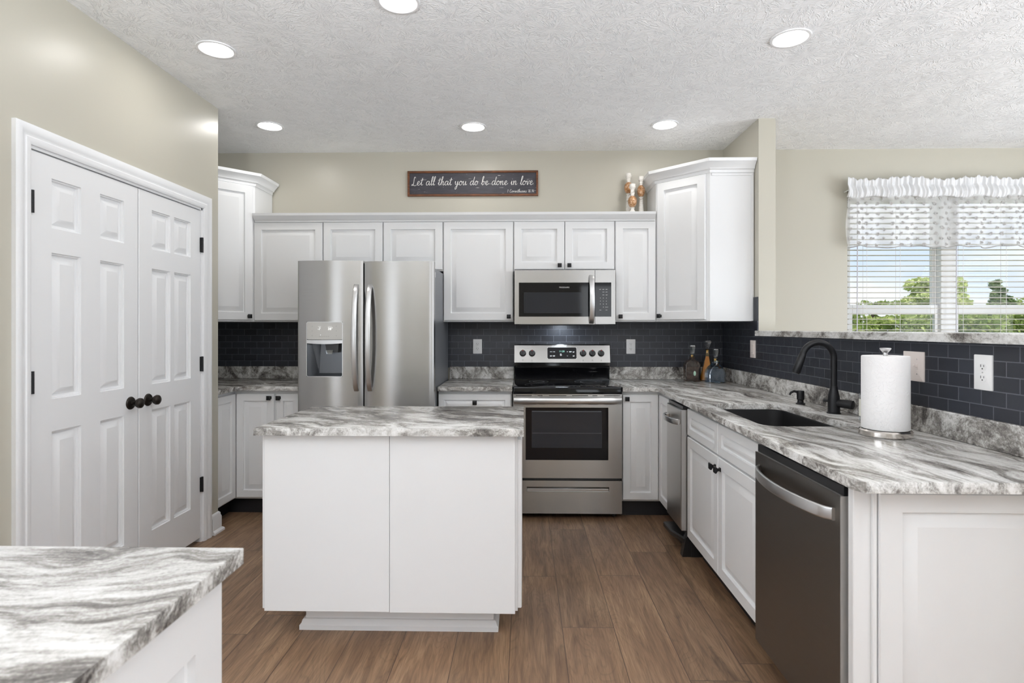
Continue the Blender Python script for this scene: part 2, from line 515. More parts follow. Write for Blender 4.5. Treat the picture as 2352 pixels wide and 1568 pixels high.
# ------------------------------------------------------------------ mesh helpers
class MB:
    def __init__(s):
        s.bm = bmesh.new()
        s.mi = 0

    def _in(s, tb, mtx=None):
        if mtx is not None:
            tb.transform(mtx)
        for f in tb.faces:
            f.material_index = s.mi
        me = bpy.data.meshes.new('tmp')
        tb.to_mesh(me)
        tb.free()
        s.bm.from_mesh(me)
        bpy.data.meshes.remove(me)
        return s

    def box(s, x0, x1, y0, y1, z0, z1, bev=0.0, mtx=None, seg=1):
        tb = bmesh.new()
        bmesh.ops.create_cube(tb, size=1.0)
        for v in tb.verts:
            v.co = Vector(((x0 + x1) / 2 + v.co.x * (x1 - x0), (y0 + y1) / 2 + v.co.y * (y1 - y0), (z0 + z1) / 2 + v.co.z * (z1 - z0)))
        if bev > 0:
            bmesh.ops.bevel(tb, geom=tb.edges[:], offset=bev, segments=seg, affect='EDGES', profile=0.5)
        return s._in(tb, mtx)

    def prism(s, poly, z0, z1, bev=0.0, mtx=None, holes=(), seg=1):
        tb = bmesh.new()
        rims = []
        for z in (z0, z1):
            edges = []
            loops = []
            for lp in (poly, *holes):
                vs = [tb.verts.new((x, y, z)) for x, y in lp]
                es = [tb.edges.new((vs[i], vs[(i + 1) % len(vs)])) for i in range(len(vs))]
                edges += es
                loops.append(vs)
            if holes:
                bmesh.ops.triangle_fill(tb, edges=edges, use_beauty=True)
            else:
                tb.faces.new(loops[0])
            rims.append(loops)
        for a, b in zip(*rims):
            n = len(a)
            for i in range(n):
                tb.faces.new((a[i], a[(i + 1) % n], b[(i + 1) % n], b[i]))
        bmesh.ops.recalc_face_normals(tb, faces=tb.faces[:])
        if bev > 0:
            ed = [e for e in tb.edges if len(e.link_faces) == 2 and e.calc_face_angle(0) > 0.5 and
                  abs(e.verts[0].co.z - e.verts[1].co.z) < 1e-6 and e.verts[0].co.z > (z0 + z1) / 2]
            bmesh.ops.bevel(tb, geom=ed, offset=bev, segments=seg, affect='EDGES', profile=0.5)
        return s._in(tb, mtx)

    def lathe(s, prof, seg=32, mtx=None, cap=True):
        tb = bmesh.new()
        rings = []
        for r, z in prof:
            if r < 1e-6:
                rings.append([tb.verts.new((0, 0, z))])
            else:
                rings.append([tb.verts.new((r * math.cos(2 * PI * i / seg), r * math.sin(2 * PI * i / seg), z)) for i in range(seg)])
        for a, b in zip(rings, rings[1:]):
            for i in range(seg):
                j = (i + 1) % seg
                if len(a) == 1 and len(b) == 1:
                    continue
                if len(a) == 1:
                    tb.faces.new((a[0], b[j], b[i]))
                elif len(b) == 1:
                    tb.faces.new((a[i], a[j], b[0]))
                else:
                    tb.faces.new((a[i], a[j], b[j], b[i]))
        if cap:
            for r in (rings[0], rings[-1]):
                if len(r) > 2:
                    tb.faces.new(r)
        bmesh.ops.recalc_face_normals(tb, faces=tb.faces[:])
        return s._in(tb, mtx)

    def tube(s, path, rad, seg=16, mtx=None, flat=1.0, up=(0, 0, 1), cap=True):
        # sweep a circle (or flattened one) along a path; rad may be a list
        tb = bmesh.new()
        pts = [Vector(p) for p in path]
        n = len(pts)
        rr = rad if isinstance(rad, (list, tuple)) else [rad] * n
        rings = []
        prev = None
        for i, p in enumerate(pts):
            t = (pts[min(i + 1, n - 1)] - pts[max(i - 1, 0)]).normalized()
            if prev is None:
                u = Vector(up)
                if abs(u.dot(t)) > 0.95:
                    u = Vector((1, 0, 0))
                a = t.cross(u).normalized()
            else:
                a = (prev - t * prev.dot(t)).normalized()
            prev = a
            b = t.cross(a).normalized()
            rings.append([tb.verts.new(p + a * (rr[i] * math.cos(2 * PI * k / seg)) + b * (rr[i] * flat * math.sin(2 * PI * k / seg))) for k in range(seg)])
        for a, b in zip(rings, rings[1:]):
            for k in range(seg):
                tb.faces.new((a[k], a[(k + 1) % seg], b[(k + 1) % seg], b[k]))
        if cap:
            tb.faces.new(rings[0])
            tb.faces.new(rings[-1])
        bmesh.ops.recalc_face_normals(tb, faces=tb.faces[:])
        return s._in(tb, mtx)

    def sweep(s, prof, path, mtx=None, closed_prof=True, loop=False):
        # mitred extrusion of a profile (offset outwards, height) along a plan polyline; offset goes to the right of travel
        tb = bmesh.new()
        P = [Vector((x, y)) for x, y in path]
        n = len(P)
        rings = []
        for i in range(n):
            d0 = (P[i] - P[i - 1]).normalized() if i > 0 or loop else None
            d1 = (P[(i + 1) % n] - P[i]).normalized() if i < n - 1 or loop else None
            if d0 is None:
                d0 = d1
            if d1 is None:
                d1 = d0
            n0 = Vector((d0.y, -d0.x))
            n1 = Vector((d1.y, -d1.x))
            mn = (n0 + n1)
            mn = mn / max(1e-6, mn.dot(n0))
            rings.append([tb.verts.new((P[i].x + mn.x * o, P[i].y + mn.y * o, z)) for o, z in prof])
        k = len(prof)
        for a, b in zip(rings, rings[1:] + (rings[:1] if loop else [])):
            for j in range(k if closed_prof else k - 1):
                tb.faces.new((a[j], a[(j + 1) % k], b[(j + 1) % k], b[j]))
        if closed_prof and not loop:
            tb.faces.new(rings[0])
            tb.faces.new(rings[-1])
        bmesh.ops.recalc_face_normals(tb, faces=tb.faces[:])
        return s._in(tb, mtx)

    def paneled(s, w, h, t, panels, rings, mtx=None, edge=0.003):
        # slab from y=0 (back) to y=-t (front) with panels sunk or raised in its front face
        tb = bmesh.new()
        xs = sorted({edge, w - edge, *[p[0] for p in panels], *[p[1] for p in panels]})
        zs = sorted({edge, h - edge, *[p[2] for p in panels], *[p[3] for p in panels]})
        cache = {}

        def V(x, y, z):
            k = (round(x, 6), round(y, 6), round(z, 6))
            if k not in cache:
                cache[k] = tb.verts.new(k)
            return cache[k]

        for i in range(len(xs) - 1):
            for j in range(len(zs) - 1):
                cx, cz = (xs[i] + xs[i + 1]) / 2, (zs[j] + zs[j + 1]) / 2
                if any(p[0] < cx < p[1] and p[2] < cz < p[3] for p in panels):
                    continue
                tb.faces.new((V(xs[i], -t, zs[j]), V(xs[i + 1], -t, zs[j]), V(xs[i + 1], -t, zs[j + 1]), V(xs[i], -t, zs[j + 1])))
        # eased edge and sides
        o = [V(edge, -t, edge), V(w - edge, -t, edge), V(w - edge, -t, h - edge), V(edge, -t, h - edge)]
        o1 = [V(0, -t + edge, 0), V(w, -t + edge, 0), V(w, -t + edge, h), V(0, -t + edge, h)]
        o2 = [V(0, 0, 0), V(w, 0, 0), V(w, 0, h), V(0, 0, h)]
        for a, b in ((o, o1), (o1, o2)):
            for k in range(4):
                tb.faces.new((b[k], b[(k + 1) % 4], a[(k + 1) % 4], a[k]))
        tb.faces.new((o2[3], o2[2], o2[1], o2[0]))
        for (x0, x1, z0, z1) in panels:
            last = [V(x0, -t, z0), V(x1, -t, z0), V(x1, -t, z1), V(x0, -t, z1)]
            for ins, dep in rings:
                cur = [tb.verts.new(c) for c in ((x0 + ins, -t + dep, z0 + ins), (x1 - ins, -t + dep, z0 + ins), (x1 - ins, -t + dep, z1 - ins), (x0 + ins, -t + dep, z1 - ins))]
                for k in range(4):
                    tb.faces.new((last[k], last[(k + 1) % 4], cur[(k + 1) % 4], cur[k]))
                last = cur
            tb.faces.new(last)
        bmesh.ops.recalc_face_normals(tb, faces=tb.faces[:])
        return s._in(tb, mtx)

    def quad(s, *co):
        vs = [s.bm.verts.new(c) for c in co]
        f = s.bm.faces.new(vs)
        f.material_index = s.mi
        return s


def obj(name, mb, mats, parent=None, smooth=True, root=None, angle=35, kind=None):
    me = bpy.data.meshes.new(name)
    off = Vector((0, 0, 0))
    if parent is not None:
        off = Vector(parent['_o'])
    elif root is not None:
        off = Vector(root)
    mb.bm.transform(Matrix.Translation(-off))
    mb.bm.to_mesh(me)
    mb.bm.free()
    for m in (mats if isinstance(mats, (list, tuple)) else [mats]):
        me.materials.append(M[m] if isinstance(m, str) else m)
    if smooth:
        for p in me.polygons:
            p.use_smooth = True
        me.set_sharp_from_angle(angle=math.radians(angle))
    o = bpy.data.objects.new(name, me)
    COL.objects.link(o)
    if parent is not None:
        o.parent = parent
        o['_o'] = tuple(off)
    elif root is not None:
        o.location = root
        o['_o'] = tuple(off)
    else:
        o['_o'] = (0.0, 0.0, 0.0)
    if kind:
        o['kind'] = kind
    return o


def tag(o, label, cat, group=None):
    o['label'] = label
    o['category'] = cat
    if group:
        o['group'] = group
    return o


def thing(name, label, cat, loc, group=None):
    o = bpy.data.objects.new(name, None)
    o.empty_display_size = 0.05
    COL.objects.link(o)
    o.location = loc
    o['_o'] = tuple(float(c) for c in loc)
    return tag(o, label, cat, group)


def struct(name, mb, mats, parent=None, **kw):
    return obj(name, mb, mats, parent, kind=None if parent else 'structure', **kw)


def T(x, y, z, deg=0.0):
    return Matrix.Translation((x, y, z)) @ Matrix.Rotation(math.radians(deg), 4, 'Z')


RX90 = Matrix.Rotation(PI / 2, 4, 'X')      # local +z -> -y


def text_mb(mb, body, size, mtx, extrude=0.0004, spacing=1.0, align='CENTER'):
    cu = bpy.data.curves.new('tmp_text', 'FONT')
    cu.body = body
    cu.size = size
    cu.extrude = extrude
    cu.align_x = align
    cu.align_y = 'CENTER'
    cu.space_character = spacing
    cu.resolution_u = 3
    o = bpy.data.objects.new('tmp_text', cu)
    COL.objects.link(o)
    dg = bpy.context.evaluated_depsgraph_get()
    me = bpy.data.meshes.new_from_object(o.evaluated_get(dg))
    tb = bmesh.new()
    tb.from_mesh(me)
    bpy.data.objects.remove(o)
    bpy.data.curves.remove(cu)
    bpy.data.meshes.remove(me)
    mb._in(tb, mtx @ RX90)          # text in the local XZ plane, facing -y
    return mb


def catmull(pts, n=6):
    out = []
    P = [pts[0]] + list(pts) + [pts[-1]]
    for i in range(1, len(P) - 2):
        p0, p1, p2, p3 = (Vector(p) for p in P[i - 1:i + 3])
        for k in range(n):
            t = k / n
            out.append(0.5 * ((2 * p1) + (-p0 + p2) * t + (2 * p0 - 5 * p1 + 4 * p2 - p3) * t * t + (-p0 + 3 * p1 - 3 * p2 + p3) * t ** 3))
    out.append(Vector(P[-2]))
    return out


def rrect(x0, x1, y0, y1, r, n=6):
    out = []
    for cx, cy, a in ((x1 - r, y1 - r, 0), (x0 + r, y1 - r, PI / 2), (x0 + r, y0 + r, PI), (x1 - r, y0 + r, 1.5 * PI)):
        for k in range(n + 1):
            b = a + PI / 2 * k / n
            out.append((cx + r * math.cos(b), cy + r * math.sin(b)))
    return out


# ------------------------------------------------------------------ dimensions
H = 2.755                    # ceiling
YB = 4.586                   # back wall face
XR = 1.600                   # partition face, kitchen side
XP = -2.000                  # pantry wall face
XL = -2.666                  # kitchen left wall behind the pantry corner
YS = 3.900                   # end of the full-height stub of the partition
ZC, TC = 0.914, 0.030        # counter top and thickness
YUD = 4.260                  # upper door face
YBD = 3.955                  # base door face, back run
XRD = 0.935                  # base door face, right run

# ------------------------------------------------------------------ setting
f = MB().box(LEFT_X - 0.15, RIGHT_X + 0.15, REAR_Y - 0.15, YB + 0.15, -0.06, 0.0)
struct('floor', f, 'floor', smooth=False)
c = MB().box(LEFT_X - 0.15, RIGHT_X + 0.15, REAR_Y - 0.15, YB + 0.15, H, H + 0.06)
struct('ceiling', c, 'ceiling', smooth=False)

WX0, WX1, WZ0, WZ1 = 2.585, 4.245, 0.62, 2.42
w = MB()
w.box(XL - 0.15, WX0, YB, YB + 0.15, 0, H).box(WX1, RIGHT_X + 0.15, YB, YB + 0.15, 0, H)
w.box(WX0, WX1, YB, YB + 0.15, 0, WZ0).box(WX0, WX1, YB, YB + 0.15, WZ1, H)
struct('wall_back', w, 'wall', smooth=False)
w = MB()
DY0, DY1, DZ = 2.235, 3.482, 2.072
YPC, YPA = 3.655, 1.55
w.box(XP - 0.115, XP, YPA, DY0, 0, H).box(XP - 0.115, XP, DY1, YPC, 0, H).box(XP - 0.115, XP, DY0, DY1, DZ, H)
struct('wall_pantry', w, 'wall', smooth=False)
struct('wall_pantry_return', MB().box(XL - 0.15, XP - 0.115, YPC - 0.115, YPC, 0, H), 'wall', smooth=False)
struct('wall_pantry_front', MB().box(LEFT_X - 0.15, XP - 0.115, YPA, YPA + 0.115, 0, H), 'wall', smooth=False)
struct('wall_left', MB().box(XL - 0.15, XL, YPC, YB, 0, H), 'wall', smooth=False)
w = MB()
w.box(LEFT_X - 0.15, LEFT_X, REAR_Y, -2.9, 0, H).box(LEFT_X - 0.15, LEFT_X, 1.0, YPA, 0, H)
w.box(LEFT_X - 0.15, LEFT_X, -2.9, 1.0, 0, 0.15).box(LEFT_X - 0.15, LEFT_X, -2.9, 1.0, 2.35, H)
struct('wall_left_rear', w, 'wall', smooth=False)
w = MB().box(XR, XR + 0.115, YS, YB, 0, H)
w.box(XR, XR + 0.115, 1.15, YS, 0, 1.270)
struct('wall_partition', w, 'wall', smooth=False)
w = MB()
for a, b in ((REAR_Y, -2.7), (0.3, 1.2), (3.2, YB)):
    w.box(RIGHT_X, RIGHT_X + 0.15, a, b, 0, H)
for a, b in ((-2.7, 0.3), (1.2, 3.2)):
    w.box(RIGHT_X, RIGHT_X + 0.15, a, b, 0, 0.15).box(RIGHT_X, RIGHT_X + 0.15, a, b, 2.35, H)
struct('wall_right', w, 'wall', smooth=False)
w = MB()
opens = [(-3.65, -2.65, 0.4, 2.3), (1.2, 2.1, 0.85, 2.35), (2.85, 4.85, 0.15, 2.35)]
xx = LEFT_X - 0.15
for a, b, z0, z1 in opens:
    w.box(xx, a, REAR_Y - 0.15, REAR_Y, 0, H)
    w.box(a, b, REAR_Y - 0.15, REAR_Y, 0, z0).box(a, b, REAR_Y - 0.15, REAR_Y, z1, H)
    xx = b
w.box(xx, RIGHT_X + 0.15, REAR_Y - 0.15, REAR_Y, 0, H)
struct('wall_rear', w, 'wall', smooth=False)

# baseboards
BB = [(0, 0), (0.030, 0), (0.030, 0.012), (0.022, 0.022), (0.016, 0.024), (0.016, 0.095), (0.011, 0.108), (0.011, 0.118), (0.004, 0.128), (0, 0.128)]
b = MB().sweep(BB, [(XP, 3.566), (XP, YPC), (XL, YPC)])
b.sweep(BB, [(XP, YPA), (XP, 2.168)])
struct('baseboard_left', b, 'trim')

# pantry door casing (stepped profile mitred round the opening)
CAS = [(0.0, 0.0), (0.0, 0.010), (0.012, 0.016), (0.026, 0.0165), (0.030, 0.013), (0.040, 0.014), (0.048, 0.019), (0.070, 0.021), (0.078, 0.018), (0.078, 0.0)]
tb = MB()
m = Matrix(((0, 0, 1, XP), (1, 0, 0, 0), (0, 1, 0, 0), (0, 0, 0, 1)))   # plan (x,y,height) -> (y,z,out of wall)
y0, y1, zt = DY0 + 0.008, DY1 - 0.008, DZ - 0.006
path = [(y1, 0.0), (y1, zt), (y0, zt), (y0, 0.0)]
tb.sweep(CAS, path, mtx=m)
struct('trim_1', tb, 'trim')
# jamb lining
jb = MB().box(XP - 0.115, XP, DY0, DY0 + 0.018, 0, DZ).box(XP - 0.115, XP, DY1 - 0.018, DY1, 0, DZ).box(XP - 0.115, XP, DY0, DY1, DZ - 0.018, DZ)
jb.box(XP - 0.10, XP - 0.05, DY0 + 0.018, DY0 + 0.03, 0, DZ - 0.018).box(XP - 0.10, XP - 0.05, DY1 - 0.03, DY1 - 0.018, 0, DZ - 0.018)
struct('trim_2', jb, 'trim', smooth=False)

# six-panel pantry doors
RING6 = [(0.002, 0.007), (0.007, 0.008), (0.010, 0.017), (0.016, 0.018), (0.044, 0.003), (0.046, 0.003)]
YM = 2.898


def pantry_door(n, ya, yb, hinge_y, knob_y):
    wd = yb - ya
    z0 = 0.026
    pz = [(0.235 - z0, 0.885 - z0), (1.022 - z0, 1.643 - z0), (1.748 - z0, 1.958 - z0)]
    px = [(0.105, 0.262), (wd - 0.262 - 0.010, wd - 0.115)]
    px = [(0.102, 0.262), (wd - 0.262, wd - 0.102)]
    panels = [(a, b, c, d) for a, b in px for c, d in pz]
    # local +x -> +Y, front -> +X
    d = MB().paneled(wd, DZ - 0.022 - z0, 0.035, panels, RING6, mtx=T(XP - 0.035 - 0.004, ya, z0, 90))
    dr = struct('door_%d' % n, d, 'trim', root=(XP, (ya + yb) / 2, 0))
    for hz in (1.838, 1.102, 0.357):
        h = MB().box(XP - 0.004, XP + 0.005, hinge_y - 0.012, hinge_y + 0.012, hz - 0.045, hz + 0.045, 0.0015)
        h.lathe([(0.0065, -0.046), (0.0065, 0.046)], 12, T(XP + 0.006, hinge_y, hz))
        obj('hinge', h, 'black', dr)
    k = MB().lathe([(0.033, 0.0), (0.033, 0.003), (0.030, 0.007), (0.022, 0.009), (0.012, 0.011)], 32, T(XP - 0.004, knob_y, 0.942) @ Matrix.Rotation(PI / 2, 4, 'Y'))
    ro = obj('rosette', k, 'bronze', dr)
    k = MB().lathe([(0.011, 0.008), (0.009, 0.022), (0.012, 0.030), (0.021, 0.036), (0.0265, 0.047), (0.025, 0.057), (0.016, 0.064), (0.0, 0.066)], 32, T(XP - 0.004, knob_y, 0.942) @ Matrix.Rotation(PI / 2, 4, 'Y'))
    obj('door_knob', k, 'bronze', ro)


pantry_door(1, DY0 + 0.021, YM - 0.003, DY0 + 0.018, 2.838)
pantry_door(2, YM + 0.004, DY1 - 0.021, DY1 - 0.018, 2.972)

# tile fields on the walls
t = MB().box(XL, XR - 0.008, YB - 0.008, YB, ZC + 0.09, 1.375)
struct('wall_back_tile', t, 'tile_back', smooth=False)
t = MB()
t.box(XR - 0.008, XR, 1.20, YB - 0.008, ZC + 0.09, 1.270)
t.box(XR - 0.008, XR, YS, YB - 0.008, 1.270, 1.375)
struct('wall_partition_tile', t, 'tile_side', smooth=False)
t = MB().box(XR - 0.009, XR, YS + 0.004, YS + 0.10, 1.375, 1.537)
t.box(XR - 0.0095, XR - 0.001, YS + 0.002, YS + 0.062, 1.306, 1.374)
struct('wall_partition_tile_edge', t, 'slate', smooth=False)

# granite ledge on the half wall
r = (1.64, 2.6, 1.27)
lg = MB().prism([(1.573, 3.897), (1.573, 1.12), (1.93, 1.12), (1.93, YS - 0.004), (XR + 0.0, YS - 0.004)], 1.271, 1.306, 0.003)
tag(obj('ledge_top', lg, 'granite_ledge', root=r), 'grey granite bar ledge capping the tiled half wall below the window', 'ledge')

# ------------------------------------------------------------------ cabinets
RINGC = [(0.0015, 0.013), (0.007, 0.0145), (0.042, 0.0005), (0.044, 0.0005)]
RINGD = [(0.0015, 0.011), (0.006, 0.012), (0.027, 0.0005), (0.029, 0.0005)]
DT = 0.020


def door_mb(w, h, mtx, fw=0.054, ring=RINGC):
    return MB().paneled(w, h, DT, [(fw, w - fw, fw, h - fw)], ring, mtx=mtx)


def knob_mb(mtx):
    # square pyramid head on a flared foot, axis along local -y
    k = MB()
    s2 = math.sqrt(2)
    mt = mtx @ RX90 @ Matrix.Rotation(PI / 4, 4, 'Z')
    k.lathe([(0.010 * s2, 0.0), (0.0065 * s2, 0.006), (0.0055 * s2, 0.013), (0.0135 * s2, 0.022), (0.0150 * s2, 0.024), (0.0150 * s2, 0.029), (0.011 * s2, 0.0315), (0, 0.032)], 4, mt)
    return k


def cab_door(parent, name, w, h, mtx, knob=None, fw=0.054, ring=RINGC):
    if min(w, h) - 2 * fw < 0.095 and ring is RINGC:
        ring = RINGD
    d = obj(name, door_mb(w, h, mtx, fw, ring), 'white', parent)
    if knob is not None:
        obj('knob', knob_mb(mtx @ Matrix.Translation((knob[0], -DT, knob[1]))), 'black', d)
    return d


def upper(label, x0, x1, z0, doors, group='wall cabinets'):
    t = thing('wall_cabinet', label, 'cabinet', ((x0 + x1) / 2, YB, z0), group)
    cb = MB().box(x0 + 0.0005, x1 - 0.0005, YUD + DT + 0.001, YB - 0.009, z0, 2.14)
    obj('carcass', cb, 'white', t, smooth=False)
    for (a, b, kx, kz) in doors:
        za, zb = z0 + 0.010, 2.124
        k = None
        if kx is not None:
            k = (kx - a, 0.028)
        cab_door(t, 'door', b - a, zb - za, T(a, YUD + DT, za), k)
    return t


upper('white wall cabinet with one wide door, left of the fridge', -2.056, -1.5275, 1.372, [(-2.056 + 0.002, -1.532, None, 0)])
upper('white two-door wall cabinet directly above the steel fridge', -1.5275, -0.613, 1.755, [(-1.522, -1.074, None, 0), (-1.064, -0.618, None, 0)])
upper('white wall cabinet with one tall wide door between fridge and microwave', -0.613, -0.0805, 1.372, [(-0.608, -0.085, -0.116, 0)])
upper('white two-door wall cabinet with black knobs directly above the microwave', -0.0805, 0.680, 1.755, [(-0.076, 0.301, 0.265, 0), (0.307, 0.675, 0.337, 0)])
upper('white narrow single-door wall cabinet right of the microwave', 0.680, 0.989, 1.372, [(0.685, 0.984, 0.718, 0)])

# long crown along the straight run
CROWN = [(0.0, 2.128), (0.006, 2.128), (0.010, 2.140), (0.022, 2.146), (0.040, 2.168), (0.046, 2.172), (0.050, 2.190), (0.0, 2.190)]
cr = MB().sweep(CROWN, [(-2.050, YUD + 0.012), (0.978, YUD + 0.012)])
cr.box(-2.050, 0.985, YUD + 0.012, YUD + 0.03, 2.128, 2.190)
tag(obj('crown_molding', cr, 'white', root=(-0.53, YUD, 2.128)), 'long white crown molding along the top of the straight wall cabinets', 'molding')

CROWN2 = [(0.0, 2.405), (0.008, 2.405), (0.010, 2.424), (0.022, 2.430), (0.024, 2.438), (0.050, 2.470), (0.058, 2.474), (0.062, 2.494), (0.0, 2.494)]


def corner_upper(label, side):
    sx = 1 if side > 0 else -1
    xa = 0.990 if side > 0 else -2.0565          # where it meets the straight run
    xw = XR if side > 0 else XL
    t = thing('corner_wall_cabinet', label, 'cabinet', (xw - sx * 0.3, YB - 0.3, 1.372), 'tall corner wall cabinets')
    yf = 4.280
    p = [(xa, YB - 0.009), (xa, yf), (xa + sx * 0.305, yf - 0.305), (xw - sx * 0.009, yf - 0.305), (xw - sx * 0.009, YB - 0.009)]
    b = MB().prism(p if side > 0 else p[::-1], 1.372, 2.41)
    obj('carcass', b, 'white', t, smooth=False)
    # diagonal door
    L = 0.305 * math.sqrt(2)
    wd = L - 0.05
    if side > 0:
        m = T(xa, yf, 0, -45) @ Matrix.Translation((0.022, -0.001, 1.385))
        kn = (0.030, 0.028)
    else:
        m = T(xa - 0.305, yf - 0.305, 0, 45) @ Matrix.Translation((0.028, -0.001, 1.385))
        kn = (wd - 0.030, 0.028)
    cab_door(t, 'door', wd, 2.400 - 1.385, m, kn, 0.058)
    if side > 0:
        path = [(xa, YB - 0.02), (xa, yf), (xa + 0.305, yf - 0.305), (xw - 0.003, yf - 0.305)]
    else:
        path = [(xw + 0.003, yf - 0.305), (xa - 0.305, yf - 0.305), (xa, yf), (xa, YB - 0.02)]
    c = MB().sweep(CROWN2, path)
    c.prism(p if side > 0 else p[::-1], 2.41, 2.45)
    obj('crown', c, 'white', t)
    if side > 0:
        sp = MB().box(xa + 0.315, xw - 0.010, yf - 0.311, yf - 0.305, 2.385, 2.404, 0.002)
        sp.box(xw - 0.022, xw - 0.004, yf - 0.312, yf - 0.305, 1.374, 2.404, 0.002)
        obj('scribe_strip', sp, 'white', t)
    return t


corner_upper('tall white corner cabinet with angled door beside the candlesticks', 1)
corner_upper('tall white corner cabinet with angled door half hidden by the pantry wall', -1)


def toe(parent, mb):
    return obj('toe_kick', mb, 'toe', parent, smooth=False)


ZD0, ZD1 = 0.128, 0.860
# left corner base (lazy corner, two doors meeting in the inner corner)
t = thing('base_cabinet', 'white corner base cabinet with two doors in the corner left of the fridge', 'cabinet', (-2.3, 4.2, 0), 'base cabinets')
XLD = -2.036
b = MB().prism([(XL + 0.003, YB - 0.009), (XL + 0.003, 3.672), (XLD - DT, 3.672), (XLD - DT, YBD + DT), (-1.757, YBD + DT), (-1.757, YB - 0.009)], 0.115, ZC - TC - 0.001)
obj('carcass', b, 'white', t, smooth=False)
cab_door(t, 'door', YBD - 3.680, ZD1 - ZD0, T(XLD - DT, 3.678, ZD0, 90), None, 0.05)
cab_door(t, 'door', 0.270, ZD1 - ZD0, T(-2.0345, YBD + DT, ZD0), (0.242, 0.705), 0.05)
toe(t, MB().prism([(XL + 0.003, YB - 0.02), (XL + 0.003, 3.672), (XLD - 0.09, 3.672), (XLD - 0.09, YBD + 0.075), (-1.757, YBD + 0.075), (-1.757, YB - 0.02)], 0, 0.114))
t = thing('base_cabinet', 'white narrow base cabinet squeezed between corner cabinet and fridge', 'cabinet', (-1.65, 4.2, 0), 'base cabinets')
obj('carcass', MB().box(-1.756, -1.575, YBD + DT, YB - 0.009, 0.115, ZC - TC - 0.001), 'white', t, smooth=False)
cab_door(t, 'door', 0.172, ZD1 - ZD0, T(-1.750, YBD + DT, ZD0), (0.024, 0.705), 0.05)
toe(t, MB().box(-1.756, -1.575, YBD + 0.075, YB - 0.02, 0, 0.114))
# middle base between fridge and range
t = thing('base_cabinet', 'white base cabinet with drawer between fridge and range, mostly behind the island', 'cabinet', (-0.345, 4.2, 0), 'base cabinets')
obj('carcass', MB().box(-0.603, -0.086, YBD + DT, YB - 0.009, 0.115, ZC - TC - 0.001), 'white', t, smooth=False)
cab_door(t, 'drawer_front', 0.510, 0.150, T(-0.602, YBD + DT, 0.712), (0.257, 0.092), 0.042, RINGD)
cab_door(t, 'door', 0.510, 0.574, T(-0.602, YBD + DT, ZD0), (0.03, 0.545))
toe(t, MB().box(-0.603, -0.086, YBD + 0.075, YB - 0.02, 0, 0.114))
# right corner base
t = thing('base_cabinet', 'white corner base cabinet between range and trash compactor', 'cabinet', (1.25, 4.2, 0), 'base cabinets')
b = MB().prism([(0.684, YB - 0.009), (0.684, YBD + DT), (XRD + DT, YBD + DT), (XRD + DT, 3.612), (XR - 0.01, 3.612), (XR - 0.01, YB - 0.009)], 0.115, ZC - TC - 0.001)
obj('carcass', b, 'white', t, smooth=False)
cab_door(t, 'door', 0.246, ZD1 - ZD0, T(0.6865, YBD + DT, ZD0), (0.026, 0.705), 0.05)
cab_door(t, 'door', YBD - 3.618, ZD1 - ZD0, T(XRD + DT, YBD - 0.001, ZD0, -90), None, 0.05)
toe(t, MB().prism([(0.684, YB - 0.02), (0.684, YBD + 0.075), (XRD + 0.09, YBD + 0.075), (XRD + 0.09, 3.612), (XR - 0.02, 3.612), (XR - 0.02, YB - 0.02)], 0, 0.114))
# sink base
t = thing('sink_base_cabinet', 'white sink base cabinet with two doors and two false drawer fronts', 'cabinet', (1.25, 2.76, 0), 'base cabinets')
YA, YZ = 3.272, 2.243
mp = MB().box(XRD + DT, XRD + 0.04, YZ, YA, 0.115, ZC - TC - 0.001)
mp.box(XRD + 0.04, XR - 0.01, YA - 0.016, YA, 0.115, ZC - TC - 0.001).box(XRD + 0.04, XR - 0.01, YZ, YZ + 0.016, 0.115, ZC - TC - 0.001)
mp.box(XRD + 0.04, XR - 0.01, YZ, YA, 0.115, 0.13)
obj('carcass', mp, 'white', t, smooth=False)
YMID = 2.756
cab_door(t, 'drawer_front', YA - YMID - 0.010, 0.150, T(XRD + DT, YA - 0.004, 0.712, -90), None, 0.042, RINGD)
cab_door(t, 'drawer_front', YMID - YZ - 0.010, 0.150, T(XRD + DT, YMID - 0.004, 0.712, -90), None, 0.042, RINGD)
wd = YA - YMID - 0.006
cab_door(t, 'door', wd, 0.574, T(XRD + DT, YA - 0.004, ZD0, -90), (wd - 0.032, 0.520))
wd = YMID - YZ - 0.006
cab_door(t, 'door', wd, 0.574, T(XRD + DT, YMID - 0.004, ZD0, -90), (0.032, 0.520))
toe(t, MB().box(XRD + 0.09, XR - 0.02, YZ, YA, 0, 0.114))
# end of the right run
t = thing('end_cabinet', 'white cabinet end with large raised panel beside the dishwasher', 'cabinet', (1.25, 1.61, 0), 'base cabinets')
eb = MB().box(0.918, XR - 0.002, 1.600, 1.626, 0.0, ZC - TC - 0.001, 0.002)
obj('end_board', eb, 'white', t, smooth=False)
tr_ = MB().box(0.966, 0.9785, 1.590, 1.600, 0.0, ZC - TC - 0.001, 0.002)
obj('trim_strip', tr_, 'white', t)
d = MB().paneled(XR - 0.986, 0.745, 0.016, [(0.062, XR - 0.986 - 0.062, 0.066, 0.745 - 0.052)], [(0.0015, 0.011), (0.006, 0.0125), (0.040, 0.0005), (0.042, 0.0005)], mtx=T(0.9815, 1.600, 0.122))
obj('raised_panel', d, 'white', t)
obj('base_strip', MB().box(0.9815, XR - 0.005, 1.586, 1.600, 0.0, 0.118, 0.003), 'white', t)

# ------------------------------------------------------------------ counters
ZB = ZC - TC


